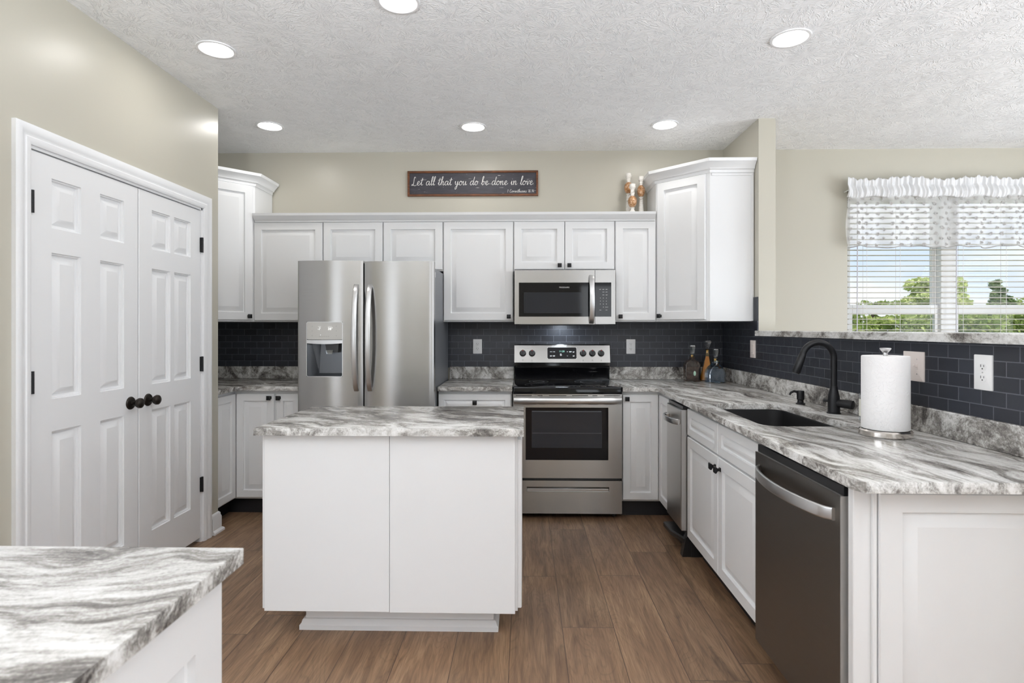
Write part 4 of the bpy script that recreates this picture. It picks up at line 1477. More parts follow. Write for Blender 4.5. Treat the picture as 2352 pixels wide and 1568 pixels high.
# ------------------------------------------------------------------ dishwasher
t = thing('dishwasher', 'stainless dishwasher with darker front and curved bar handle under the granite counter', 'dishwasher', (1.2, 1.94, 0))
DX = 0.905
obj('tub', MB().box(XRD + 0.02, XR - 0.03, 1.634, 2.238, 0.10, 0.872), 'black_plastic', t, smooth=False)
dfr = obj('front_panel', MB().box(DX, DX + 0.003, 1.642, 2.236, 0.110, 0.842), 'steel_dark', t, smooth=False)
obj('side_return', MB().box(DX + 0.0005, DX + 0.028, 1.6395, 1.6418, 0.110, 0.842).box(DX + 0.004, DX + 0.028, 1.6418, 2.235, 0.111, 0.841), plain('lit_return_steel', (0.42, 0.41, 0.395), 0.4, metal=0.4), dfr, smooth=False)  # side return in a lighter tone; daylight on it put into the colour
obj('top_trim', MB().box(DX + 0.010, XRD + 0.02, 1.640, 2.236, 0.8425, 0.870), 'black_plastic', t, smooth=False)
obj('gap_shade_strip', MB().box(DX + 0.029, XRD + 0.021, 1.628, 1.640, 0.10, 0.872), 'gap', t, smooth=False)  # dark strip standing in for the shade of the open gap
obj('kick_plate', MB().box(XRD + 0.06, XRD + 0.09, 1.634, 2.236, 0.0, 0.11), 'toe', t, smooth=False)
hd = MB()
tb = bmesh.new()
n = 28
prof = rrect(-0.006, 0.006, -0.019, 0.019, 0.005, 4)
rings = []
ya, yb_ = 2.190, 1.668
for i in range(n + 1):
    u = i / n
    y = ya + (yb_ - ya) * u
    x = DX - 0.004 - 0.056 * math.sin(PI * u) ** 0.55
    rings.append([tb.verts.new((x + p_, y, 0.782 + q_)) for p_, q_ in prof])
for a_, b_ in zip(rings, rings[1:]):
    for j in range(len(prof)):
        tb.faces.new((a_[j], a_[(j + 1) % len(prof)], b_[(j + 1) % len(prof)], b_[j]))
tb.faces.new(rings[0])
tb.faces.new(rings[-1])
bmesh.ops.recalc_face_normals(tb, faces=tb.faces[:])
hd._in(tb)
obj('door_handle', hd, 'steel_smooth', dfr)

# ------------------------------------------------------------------ island
t = thing('island_cabinet', 'white island cabinet with two plain back panels and recessed plinth', 'cabinet', (-0.56, 2.6, 0))
IY = 2.330
obj('carcass', MB().box(-1.073, -0.040, IY + 0.019, 2.915, 0.150, ZB - 0.001), 'white', t, smooth=False)
obj('back_panel', MB().box(-1.081, -0.5585, IY, IY + 0.018, 0.148, ZB - 0.002, 0.0015), 'white', t)
obj('back_panel', MB().box(-0.5565, -0.0375, IY, IY + 0.018, 0.146, ZB - 0.002, 0.0015), 'white', t)
obj('side_panel', MB().box(-1.092, -1.0735, IY + 0.008, 2.915, 0.155, ZB - 0.002, 0.0015), 'white', t)
sd = [(IY + 0.030, IY + 0.300), (IY + 0.304, 2.912)]
obj('side_frame', MB().box(-0.0395, -0.027, IY + 0.020, 2.915, 0.150, ZB - 0.002), 'white', t, smooth=False)
for a, b in sd:
    d = MB().paneled(b - a, 0.70, 0.016, [(0.05, b - a - 0.05, 0.05, 0.65)], RINGC, mtx=T(-0.0265, a, 0.158, 90))
    obj('side_door', d, 'white', t)
pl = MB().box(-0.965, -0.135, IY + 0.155, 2.88, 0.0, 0.149)
obj('plinth', pl, 'white', t, smooth=False)
PB = [(0, 0), (0.022, 0), (0.022, 0.020), (0.016, 0.026), (0.012, 0.040), (0.008, 0.044), (0, 0.044)]
obj('base_molding', MB().sweep(PB, [(-0.965, 2.86), (-0.965, IY + 0.155), (-0.135, IY + 0.155), (-0.135, 2.86)][::1]), 'white', t)
counter('countertop', 'grey and white granite slab on top of the white island', [(-1.108, 2.292), (-0.002, 2.292), (-0.002, 2.957), (-1.108, 2.957)], 'granite_isl', group='granite counters')

# foreground peninsula
t = thing('peninsula_cabinet', 'white cabinet with raised side panel under the nearest countertop', 'cabinet', (-1.0, 0.6, 0))
obj('carcass', MB().box(-1.70, -0.566, 0.02, 1.020, 0.0, ZB - 0.001), 'white', t, smooth=False)
d = MB().paneled(0.99, 0.86, 0.018, [(0.085, 0.905, 0.09, 0.77)], RINGC, mtx=T(-0.5655, 0.026, 0.01, 90))
obj('raised_panel', d, 'white', t)
counter('countertop', 'blurry streaked granite slab nearest the camera', [(-1.75, 1.046), (-1.75, 0.0), (-0.524, 0.0), (-0.524, 1.046)], 'granite_pen', group='granite counters')

# ------------------------------------------------------------------ faucet and soap pump
FXc, FYc = 1.487, 2.752
t = thing('faucet', 'matte black gooseneck pull-down kitchen faucet behind the sink', 'faucet', (FXc, FYc, ZC))
fb = MB().lathe([(0.031, 0.0), (0.031, 0.004), (0.027, 0.006), (0.026, 0.075), (0.025, 0.082), (0.017, 0.120), (0.0155, 0.130)], 32, T(FXc, FYc, ZC + 0.0004))
obj('base', fb, 'black', t)
R = 0.075
cx = FXc - R
zt = ZC + 0.265
path = [(FXc, FYc, ZC + 0.12), (FXc, FYc, ZC + 0.2), (FXc, FYc, zt)]
for i in range(1, 19):
    a = math.radians(i * 160 / 18)
    path.append((cx + R * math.cos(a), FYc, zt + R * math.sin(a)))
obj('spout', MB().tube(path, 0.0145, 20), 'black', t)
ax, az = cx + R * math.cos(math.radians(160)), zt + R * math.sin(math.radians(160))
dv = Vector((-math.sin(math.radians(160)), 0, math.cos(math.radians(160))))
p = [(ax + dv.x * q, FYc, az + dv.z * q) for q in (0.0, 0.008, 0.012, 0.06, 0.095, 0.105)]
obj('spray_head', MB().tube(p, [0.0148, 0.0148, 0.0165, 0.0185, 0.0195, 0.016], 20), 'black', t)
hd = Vector((0.62, -0.78, -0.04)).normalized()
c0 = Vector((FXc, FYc, ZC + 0.052))
obj('handle_body', MB().tube([c0 + hd * q for q in (0.0, 0.02, 0.07, 0.085, 0.087)], [0.017, 0.019, 0.021, 0.021, 0.018], 20), 'black', t)
obj('lever', MB().tube([c0 - hd * 0.0 + Vector((0, 0, 0.004)), c0 - hd * 0.036 + Vector((0, 0, 0.005)), c0 - hd * 0.046 + Vector((0, 0, 0.005))], [0.006, 0.006, 0.0085], 12), 'black', t)

SX, SY = 1.487, 3.080
t = thing('soap_dispenser', 'small matte black soap pump set in the counter beside the faucet', 'dispenser', (SX, SY, ZC))
obj('body', MB().lathe([(0.023, 0.0), (0.023, 0.005), (0.016, 0.009), (0.015, 0.022), (0.019, 0.026), (0.0195, 0.068), (0.018, 0.072), (0.0, 0.072)], 28, T(SX, SY, ZC + 0.0004)), 'black', t)
obj('nozzle', MB().tube([(SX - 0.01, SY, ZC + 0.064), (SX - 0.035, SY, ZC + 0.070), (SX - 0.052, SY, ZC + 0.062), (SX - 0.058, SY, ZC + 0.050)], [0.0075, 0.0065, 0.006, 0.005], 12), 'black', t)

# paper towels
PX, PY = 1.378, 2.190
t = thing('paper_towel_holder', 'steel paper towel stand holding a full white roll on the granite counter', 'holder', (PX, PY, ZC))
obj('base', MB().lathe([(0.086, 0.0), (0.089, 0.004), (0.089, 0.020), (0.083, 0.025), (0.02, 0.026), (0.0, 0.026)], 48, T(PX, PY, ZC + 0.0005)), plain('polished_steel', (0.7, 0.66, 0.62), 0.16, metal=1.0), t)
obj('rod', MB().lathe([(0.007, 0.024), (0.007, 0.315)], 16, T(PX, PY, ZC)), 'steel_smooth', t)
obj('finial', MB().lathe([(0.008, 0.306), (0.0085, 0.316), (0.015, 0.324), (0.0195, 0.331), (0.018, 0.3335), (0.0, 0.3345)], 28, T(PX, PY, ZC)), 'steel_smooth', t)
roll = MB()
tb = bmesh.new()
seg = 72
prof = [(0.020, 0.0275), (0.0785, 0.0275), (0.0800, 0.030), (0.0795, 0.120), (0.0795, 0.300), (0.0780, 0.304), (0.055, 0.3055), (0.020, 0.304), (0.020, 0.0275)]
rings = []
for r_, z_ in prof:
    rings.append([tb.verts.new((PX + (r_ + (0.0006 * math.sin(3 * 2 * PI * i / seg) if r_ > 0.05 else 0)) * math.cos(2 * PI * i / seg), PY + r_ * math.sin(2 * PI * i / seg), ZC + z_)) for i in range(seg)])
for a_, b_ in zip(rings, rings[1:]):
    for i in range(seg):
        tb.faces.new((a_[i], a_[(i + 1) % seg], b_[(i + 1) % seg], b_[i]))
bmesh.ops.remove_doubles(tb, verts=tb.verts[:], dist=1e-6)
bmesh.ops.recalc_face_normals(tb, faces=tb.faces[:])
roll._in(tb)
tag(obj('paper_towel_roll', roll, 'paper', root=(PX, PY, ZC + 0.027)), 'large white embossed paper towel roll standing on the steel holder', 'paper towels')

# hand soap bottle half hidden behind the roll
BX, BY = 1.516, 2.530
t = thing('soap_bottle', 'clear glass soap bottle with black pump, half hidden behind the paper towel roll', 'bottle', (BX, BY, ZC))
obj('glass', MB().prism(rrect(BX - 0.026, BX + 0.026, BY - 0.026, BY + 0.026, 0.006), ZC + 0.0005, ZC + 0.125, 0.006), 'clear', t)
obj('label_paper', MB().box(BX - 0.0268, BX - 0.0262, BY - 0.022, BY + 0.022, ZC + 0.02, ZC + 0.095), plain('cream_label', (0.75, 0.74, 0.66), 0.6), t, smooth=False)
obj('pump', MB().lathe([(0.014, 0.1255), (0.016, 0.130), (0.016, 0.148), (0.006, 0.150), (0.005, 0.178), (0.010, 0.180), (0.010, 0.186), (0, 0.187)], 20, T(BX, BY, ZC)).tube([(BX, BY, ZC + 0.183), (BX - 0.02, BY, ZC + 0.184), (BX - 0.034, BY, ZC + 0.180)], [0.006, 0.005, 0.004], 10), 'black_plastic', t)

# ------------------------------------------------------------------ decanters
def stopper(parent, x, y, z, mat='clear', h=0.055, w0=0.008, w1=0.017):
    s2 = math.sqrt(2)
    obj('stopper', MB().lathe([(0.006, 0.0), (0.014, 0.003), (0.005, 0.008), (w0 * s2, 0.014), (w1 * s2, 0.014 + h * 0.8), (w1 * s2 * 0.85, 0.014 + h), (0, 0.014 + h)], 4, T(x, y, z, 45)), mat, parent)


def neck(parent, x, y, z, h=0.018):
    obj('cork', MB().lathe([(0.0085, 0), (0.0085, h)], 16, T(x, y, z)), 'gold', parent)


# smoky brown square decanter
x, y = 1.296, 4.400
t = thing('glass_decanter', 'smoky brown square decanter with mint label, leftmost of three in the corner', 'bottle', (x, y, ZC), 'corner decanters')
fr = [(x - 0.056, ZC + 0.0006), (x + 0.056, ZC + 0.0006)] + [(x + 0.056 * math.cos(a), ZC + 0.135 + 0.030 * math.sin(a)) for a in [PI * i / 14 for i in range(15)]]
fr = [(x - 0.056, ZC + 0.0006), (x + 0.056, ZC + 0.0006), (x + 0.057, ZC + 0.130), (x + 0.044, ZC + 0.150), (x + 0.022, ZC + 0.164), (x + 0.011, ZC + 0.172), (x + 0.011, ZC + 0.190), (x - 0.011, ZC + 0.190), (x - 0.011, ZC + 0.172), (x - 0.022, ZC + 0.164), (x - 0.044, ZC + 0.150), (x - 0.057, ZC + 0.130)]
MXZ = Matrix(((1, 0, 0, 0), (0, 0, -1, 0), (0, 1, 0, 0), (0, 0, 0, 1)))
obj('glass', MB().prism(fr, -(y + 0.034), -(y - 0.034), 0.005, mtx=MXZ), 'smoke_glass', t)
obj('liquid', MB().box(x - 0.050, x + 0.050, y - 0.028, y + 0.028, ZC + 0.008, ZC + 0.112, 0.004), 'smoke_fill', t)
obj('label_oval', MB().lathe([(0.0, 0.0), (0.009, 0.0005), (0.0095, 0)], 24, T(x + 0.010, y - 0.0348, ZC + 0.062) @ RX90 @ Matrix.Scale(2.0, 4, (0, 1, 0))), 'mint', t)
neck(t, x, y, ZC + 0.178, 0.024)
stopper(t, x, y, ZC + 0.201, 'clear', 0.062, 0.013, 0.019)

# amber pyramid decanter
x, y = 1.428, 4.445
t = thing('glass_decanter', 'tall amber pyramid decanter, middle one of three in the corner', 'bottle', (x, y, ZC), 'corner decanters')
s2 = math.sqrt(2)
obj('glass', MB().lathe([(0.050 * s2, 0.0006), (0.050 * s2, 0.012), (0.011 * s2, 0.205), (0.011 * s2, 0.222)], 4, T(x, y, ZC, 20)), 'amber_glass', t)
obj('liquid', MB().lathe([(0.044 * s2, 0.008), (0.010 * s2, 0.190)], 4, T(x, y, ZC, 20)), 'amber_fill', t)
neck(t, x, y, ZC + 0.215, 0.022)
obj('collar', MB().lathe([(0.010, 0.236), (0.024, 0.243), (0.0, 0.244)], 20, T(x, y, ZC)), 'smoke_glass', t)
stopper(t, x, y, ZC + 0.242, 'clear', 0.056, 0.010, 0.023)

# blue wide decanter
x, y = 1.432, 4.275
t = thing('glass_decanter', 'wide clear blue arched decanter, rightmost of three in the corner', 'bottle', (x, y, ZC), 'corner decanters')
fr = [(x - 0.066, ZC + 0.0006), (x + 0.066, ZC + 0.0006), (x + 0.068, ZC + 0.070), (x + 0.060, ZC + 0.095), (x + 0.044, ZC + 0.118), (x + 0.022, ZC + 0.134), (x + 0.011, ZC + 0.146), (x + 0.011, ZC + 0.168), (x - 0.011, ZC + 0.168), (x - 0.011, ZC + 0.146), (x - 0.022, ZC + 0.134), (x - 0.044, ZC + 0.118), (x - 0.060, ZC + 0.095), (x - 0.068, ZC + 0.070)]
mrot = Matrix.Translation((x, y, 0)) @ Matrix.Rotation(math.radians(14), 4, 'Z') @ Matrix.Translation((-x, -y, 0))
obj('glass', MB().prism(fr, -(y + 0.036), -(y - 0.036), 0.005, mtx=mrot @ MXZ), 'blue_glass', t)
fr2 = [(x + (a - x) * 0.86, ZC + (b - ZC) * 0.86 + 0.006) for a, b in fr if b < ZC + 0.125]
obj('liquid', MB().prism(fr2, -(y + 0.028), -(y - 0.028), mtx=mrot @ MXZ), 'blue_fill', t)
neck(t, x, y, ZC + 0.156, 0.024)
obj('collar', MB().lathe([(0.010, 0.180), (0.026, 0.184), (0.0, 0.185)], 20, T(x, y, ZC)), 'clear', t)
stopper(t, x, y, ZC + 0.183, 'clear', 0.055, 0.013, 0.018)

# ------------------------------------------------------------------ outlets and switches
def plate_thing(name, label, cat, mtx, base, w, h, mat, group=None):
    t = thing(name, label, cat, base, group)
    p = MB().prism(rrect(-w / 2, w / 2, -h / 2, h / 2, 0.003), 0, 0.005, 0.002, mtx=mtx @ RX90, seg=2)
    po = obj('cover_plate', p, mat, t)
    return t, po


def duplex(label, mtx, base, w=0.072, h=0.117, group='duplex outlets'):
    t, po = plate_thing('wall_outlet', label, 'outlet', mtx, base, w, h, 'plate', group)
    for s in (1, -1):
        q = mtx @ Matrix.Translation((0, -0.005, s * 0.0195))
        sock = MB()
        pts = [(0.0165 * math.cos(a), max(-0.0125, min(0.0125, 0.0165 * math.sin(a)))) for a in [2 * PI * i / 32 for i in range(32)]]
        sock.prism(pts, 0, 0.0012, 0.0006, mtx=q @ RX90)
        so = obj('socket', sock, 'plate', po)
        sl = MB().box(-0.0075, -0.0055, -0.0017, -0.001, -0.001, 0.008, mtx=q).box(0.0052, 0.0070, -0.0017, -0.001, 0.0, 0.007, mtx=q)
        sl.lathe([(0.0024, 0.001), (0.0024, 0.0017)], 12, q @ Matrix.Translation((0, 0, -0.0065)) @ RX90)
        obj('slots', sl, 'gap', so)
    obj('screw', MB().lathe([(0.0028, 0.005), (0.0022, 0.0062), (0, 0.0062)], 12, mtx @ RX90), 'chrome', po)
    return t


yw = YB - 0.0085
duplex('white duplex outlet on the black tile between fridge and range', T(-0.378, yw, 1.175), (-0.378, yw, 1.175))
duplex('white duplex outlet on the black tile right of the range', T(0.858, yw, 1.175), (0.858, yw, 1.175))
xw = XR - 0.0085
duplex('white duplex outlet on the side tile below the ledge, nearest the camera', T(xw, 1.994, 1.170, -90), (xw, 1.994, 1.17), 0.078, 0.122)
t, po = plate_thing('wall_switch', 'two-gang white toggle switch plate behind the paper towel roll', 'switch', T(xw, 2.344, 1.168, -90), (xw, 2.344, 1.168), 0.122, 0.120, 'plate_warm')
for dx in (-0.023, 0.023):
    q = T(xw, 2.344, 1.168, -90) @ Matrix.Translation((dx, -0.005, 0))
    tg_ = MB().box(-0.005, 0.005, -0.0015, 0, -0.012, 0.012, 0.0005, mtx=q)
    tg_.box(-0.0035, 0.0035, -0.016, 0, -0.004, 0.004, 0.001, mtx=q @ Matrix.Rotation(math.radians(-22 if dx > 0 else 22), 4, 'X'))
    obj('toggle', tg_, 'plate_warm', po)
    sc_ = MB()
    for z in (0.030, -0.030):
        sc_.lathe([(0.0028, 0.0), (0.0022, 0.0012), (0, 0.0012)], 12, q @ Matrix.Translation((0, 0, z)) @ RX90)
    obj('screws', sc_, 'chrome', po)
t, po = plate_thing('wall_switch', 'white rocker switch plate on the side tile near the decanters', 'switch', T(xw, 3.970, 1.178, -90), (xw, 3.97, 1.178), 0.084, 0.121, 'plate_warm')
q = T(xw, 3.970, 1.178, -90) @ Matrix.Translation((0, -0.005, 0))
obj('rocker', MB().box(-0.017, 0.017, -0.003, 0, -0.034, 0.034, 0.001, mtx=q), 'plate_warm', po)
obj('slider_mark', MB().box(-0.006, 0.006, -0.0036, -0.0028, -0.026, -0.0235, mtx=q), 'print_grey', po)

# ------------------------------------------------------------------ wall sign with script lettering
SXa, SXb, SZa, SZb = -0.945, 0.112, 2.391, 2.594
ysg = YB - 0.001
t = thing('wall_sign', 'long black wooden wall sign with white script verse in a brown frame', 'sign', ((SXa + SXb) / 2, ysg, SZa))
obj('board', MB().box(SXa + 0.014, SXb - 0.014, ysg - 0.014, ysg - 0.002, SZa + 0.014, SZb - 0.014), 'board', t, smooth=False)
FRP = [(0, 0.0), (0, 0.022), (0.004, 0.024), (0.013, 0.024), (0.016, 0.021), (0.016, 0.0)]
fm = MB()
mm = Matrix(((1, 0, 0, 0), (0, 0, -1, ysg), (0, 1, 0, 0), (0, 0, 0, 1)))
fm.sweep(FRP, [(SXa, SZa), (SXa, SZb), (SXb, SZb), (SXb, SZa)], mtx=mm, loop=True)
obj('frame', fm, 'sign_frame', t)

G = {
    'L': (1.05, [[(.62, 1.72), (.54, 2.0), (.38, 1.92), (.34, 1.5), (.36, .8), (.28, .2), (.08, -.05), (-.03, .1), (.14, .2), (.45, -.02), (.75, -.08), (1.0, .12)]]),
    'e': (.74, [[(.0, .3), (.3, .48), (.48, .8), (.34, 1.0), (.12, .75), (.1, .28), (.3, 0), (.56, .15), (.76, .42)]]),
    't': (.52, [[(.0, .25), (.18, 1.0), (.3, 1.8), (.2, 1.0), (.16, .3), (.28, .02), (.52, .25)], [(-.08, 1.22), (.2, 1.25), (.55, 1.38)]]),
    'a': (.95, [[(.6, .85), (.36, 1.0), (.1, .72), (.06, .25), (.25, .0), (.48, .25), (.64, .8), (.66, .95), (.63, .35), (.74, .02), (.97, .28)]]),
    'l': (.46, [[(.0, .25), (.24, 1.1), (.38, 1.9), (.29, 2.12), (.17, 1.7), (.12, .5), (.22, .02), (.46, .25)]]),
    'h': (.86, [[(.0, .25), (.25, 1.2), (.38, 1.9), (.28, 2.1), (.17, 1.6), (.12, .0)], [(.13, .35), (.32, .85), (.5, .95), (.53, .6), (.5, .2), (.62, .02), (.86, .28)]]),
    'y': (.86, [[(.0, .65), (.1, .97), (.1, .4), (.24, .12), (.44, .3), (.58, .97), (.54, .0), (.4, -.8), (.2, -.98), (.14, -.65), (.45, -.12), (.86, .3)]]),
    'o': (.76, [[(.36, 1.0), (.1, .74), (.07, .25), (.3, 0), (.56, .28), (.56, .75), (.36, 1.0), (.46, .78), (.78, .8)]]),
    'u': (.9, [[(.0, .65), (.1, .97), (.1, .35), (.24, .02), (.42, .2), (.58, .95), (.57, .35), (.68, .02), (.9, .28)]]),
    'd': (.95, [[(.6, .85), (.36, 1.0), (.1, .72), (.06, .25), (.25, .0), (.48, .25), (.66, .95), (.77, 2.0), (.7, 1.2), (.64, .35), (.74, .02), (.97, .28)]]),
    'b': (.8, [[(.0, .25), (.24, 1.1), (.38, 1.9), (.28, 2.1), (.17, 1.6), (.13, .45), (.28, .02), (.52, .22), (.55, .75), (.4, .95), (.28, .7)], [(.55, .75), (.82, .82)]]),
    'n': (.86, [[(.0, .65), (.1, .97), (.12, .0)], [(.13, .4), (.34, .88), (.5, .92), (.53, .55), (.5, .2), (.62, .02), (.86, .28)]]),
    'i': (.46, [[(.0, .3), (.16, .97), (.13, .35), (.22, .02), (.46, .28)], [(.2, 1.38), (.22, 1.44)]]),
    'v': (.72, [[(.0, .7), (.1, .97), (.22, .3), (.3, .0), (.46, .5), (.5, .95), (.72, .82)]]),
    '.': (.25, [[(.08, .0), (.11, .05)]]),
    'C': (.85, [[(.68, 1.5), (.5, 1.85), (.2, 1.55), (.06, .8), (.2, .1), (.48, .0), (.8, .32)]]),
    'r': (.6, [[(.0, .65), (.1, .97), (.12, .0)], [(.13, .5), (.3, .92), (.5, .85)]]),
    's': (.58, [[(.42, .82), (.2, .98), (.1, .72), (.4, .36), (.34, .04), (.0, .1)]]),
    '1': (.5, [[(.1, 1.4), (.28, 1.75), (.27, .0)]]),
    '6': (.7, [[(.45, 1.75), (.18, 1.2), (.07, .4), (.28, .0), (.52, .35), (.34, .8), (.1, .5)]]),
    '4': (.72, [[(.34, 1.75), (.04, .62), (.62, .66)], [(.44, 1.1), (.42, .0)]]),
    ':': (.3, [[(.1, .15), (.12, .2)], [(.1, .8), (.12, .85)]]),
    ' ': (.62, []),
}


def script(mb, text, x0, x1, z0, ht, yy, rad, heavy=1.5):
    total = sum(G[c][0] for c in text)
    k = (x1 - x0) / total
    pen = 0.0
    for c in text:
        wd, strokes = G[c]
        for st in strokes:
            pts = catmull([(a, b) for a, b in st], 5)
            path, rr = [], []
            for i, p_ in enumerate(pts):
                path.append((x0 + (pen + p_[0] + 0.12 * (p_[1] - 0.5)) * k, yy, z0 + p_[1] * ht))
                dn = pts[min(i + 1, len(pts) - 1)][1] - pts[max(i - 1, 0)][1]
                rr.append(rad * (heavy if dn < -0.02 else 1.0))
            mb.tube(path, rr, 6, flat=0.35, up=(0, 1, 0))
        pen += wd


sg = MB()
script(sg, 'Let all that you do be done in love.', SXa + 0.035, SXb - 0.028, 2.480, 0.0335, ysg - 0.0145, 0.00155, 1.5)
script(sg, '1 Corinthians 16:14', -0.137, 0.080, 2.419, 0.0130, ysg - 0.0145, 0.00085, 1.25)
obj('lettering', sg, plain('white_sign_paint', (0.80, 0.79, 0.76), 0.6), t)

# ------------------------------------------------------------------ candlesticks on top of the cabinets
def candlestick(label, x, y, h, s=1.0, bulb=0.5):
    z0 = 2.1402
    t = thing('candlestick', label, 'candlestick', (x, y, z0), 'candlesticks on the cabinets')
    zb = h * bulb
    base = [(0.034, 0), (0.036, 0.010), (0.033, 0.022), (0.029, 0.030), (0.032, 0.042), (0.030, 0.056), (0.026, 0.064), (0.026, 0.075), (0.021, 0.11 if zb > 0.17 else zb * 0.72), (0.016, zb - 0.030), (0.014, zb - 0.018), (0.020, zb - 0.012), (0.012, zb - 0.006)]
    obj('stem', MB().lathe([(r * s, z) for r, z in base], 28, T(x, y, z0)), 'whitewash', t)
    bl = [(0.014, zb - 0.006), (0.026, zb + 0.004), (0.034, zb + 0.022), (0.036, zb + 0.036), (0.035, zb + 0.040), (0.037, zb + 0.044), (0.033, zb + 0.060), (0.022, zb + 0.074), (0.016, zb + 0.080)]
    obj('copper_bulb', MB().lathe([(r * s, z) for r, z in bl], 28, T(x, y, z0)), 'copper', t)
    zt_ = zb + 0.078
    tp_ = [(0.016, zt_), (0.014, zt_ + 0.012), (0.018, zt_ + 0.022), (0.017, zt_ + 0.028), (0.015, h - 0.045), (0.017, h - 0.040), (0.026, h - 0.026), (0.026, h - 0.018), (0.023, h - 0.010), (0.024, h), (0, h - 0.002)]
    obj('cup', MB().lathe([(r * s, z) for r, z in tp_], 28, T(x, y, z0)), 'whitewash', t)


candlestick('whitewashed candlestick with copper bulb, tallest of three on the cabinets', 0.826, 4.500, 0.405, 0.95, 0.63)
candlestick('whitewashed candlestick with copper bulb, shortest and front of three', 0.838, 4.405, 0.298, 0.95, 0.42)
candlestick('whitewashed candlestick with copper bulb beside the corner cabinet', 0.912, 4.440, 0.365, 0.85, 0.59)

# ------------------------------------------------------------------ recessed lights
LIGHTS = [(-1.581, 2.873, 'recessed ceiling light above the pantry doors, nearest the left wall'), (-1.801, 3.971, 'recessed ceiling light over the left corner cabinet, by the pantry wall edge'),
          (-0.363, 4.019, 'recessed ceiling light above the wall sign, middle of the back row'), (0.989, 4.005, 'recessed ceiling light over the right corner cabinet and candlesticks'),
          (1.314, 2.822, 'recessed ceiling light above the sink and faucet'), (-0.551, 2.470, 'recessed ceiling light above the island, cut off by the top edge')]
for x, y, lab in LIGHTS:
    t = thing('recessed_light', lab, 'ceiling light', (x, y, H), 'recessed ceiling lights')
    obj('trim_ring', MB().lathe([(0.094, 0.0), (0.093, -0.005), (0.084, -0.007), (0.078, -0.005), (0.074, -0.0008), (0.074, 0.0)], 48, T(x, y, H - 0.0002), cap=False), 'trim', t)
    obj('lens', MB().lathe([(0.0, -0.0015), (0.0745, -0.0015)], 48, T(x, y, H - 0.0005), cap=False), 'lens', t)

# uplighters added unseen behind the camera to brighten the ceiling
for x, y, e, lab in ((-0.9, -0.45, 170, 'added unseen uplighter to brighten the ceiling, nearer the pantry side'), (2.3, -0.25, 110, 'added unseen uplighter to brighten the ceiling, nearer the dining side')):
    t = thing('added_uplighter', lab, 'added fill lamp', (x, y, 0), 'added uplighters')
    obj('base', MB().lathe([(0.14, 0.0), (0.14, 0.015), (0.03, 0.03), (0.0, 0.03)], 32, T(x, y, 0)), 'steel_smooth', t)
    obj('pole', MB().lathe([(0.012, 0.03), (0.012, 1.72)], 16, T(x, y, 0)), 'steel_smooth', t)
    obj('bowl', MB().lathe([(0.012, 1.70), (0.10, 1.74), (0.17, 1.80), (0.20, 1.86), (0.195, 1.86), (0.16, 1.805), (0.0, 1.76)], 32, T(x, y, 0), cap=False), 'plate', t)
    l = bpy.data.lights.new('uplighter', 'AREA')
    l.shape, l.size, l.energy, l.color = 'DISK', 0.30, e, (0.93, 0.965, 1.0)
    lo = bpy.data.objects.new('uplighter', l)
    COL.objects.link(lo)
    lo.location = (x, y, 1.85)
    lo.rotation_euler = (PI, 0, 0)

# ------------------------------------------------------------------ window, blinds, valance
wy0, wy1 = YB + 0.055, YB + 0.135
wf = MB()
fw = 0.045
for a, b in ((WX0, WX0 + fw), (WX1 - fw, WX1)):
    wf.box(a, b, wy0, wy1, WZ0, WZ1, 0.003)
wf.box(WX0 + fw, WX1 - fw, wy0, wy1, WZ0, WZ0 + fw, 0.003).box(WX0 + fw, WX1 - fw, wy0, wy1, WZ1 - fw, WZ1, 0.003)
WM = 3.415
wf.box(WM - 0.060, WM + 0.060, wy0 - 0.01, wy1, WZ0 + fw, WZ1 - fw, 0.003)
wf.box(WX0 - 0.0, WX1, YB + 0.001, wy0, WZ0, WZ0 + 0.02, 0.003)
win = struct('window_1', wf, 'vinyl', root=((WX0 + WX1) / 2, YB, WZ0))
ZMEET = 1.474
for a, b in ((WX0 + fw, WM - 0.060), (WM + 0.060, WX1 - fw)):
    for (z0, z1, yy) in ((WZ0 + fw, ZMEET + 0.038, wy0 + 0.012), (ZMEET - 0.030, WZ1 - fw, wy0 + 0.044)):
        s = MB()
        sw = 0.034
        s.box(a, a + sw, yy, yy + 0.03, z0, z1, 0.002).box(b - sw, b, yy, yy + 0.03, z0, z1, 0.002)
        s.box(a + sw, b - sw, yy, yy + 0.03, z0, z0 + (0.034 if z0 > 1 else 0.05), 0.002).box(a + sw, b - sw, yy, yy + 0.03, z1 - (0.078 if z0 < 1 else 0.034), z1, 0.002)
        so = obj('sash', s, 'vinyl', win)
        obj('pane', MB().quad((a + sw, yy + 0.015, z0 + 0.03), (b - sw, yy + 0.015, z0 + 0.03), (b - sw, yy + 0.015, z1 - 0.03), (a + sw, yy + 0.015, z1 - 0.03)), 'window_glass', so, smooth=False)

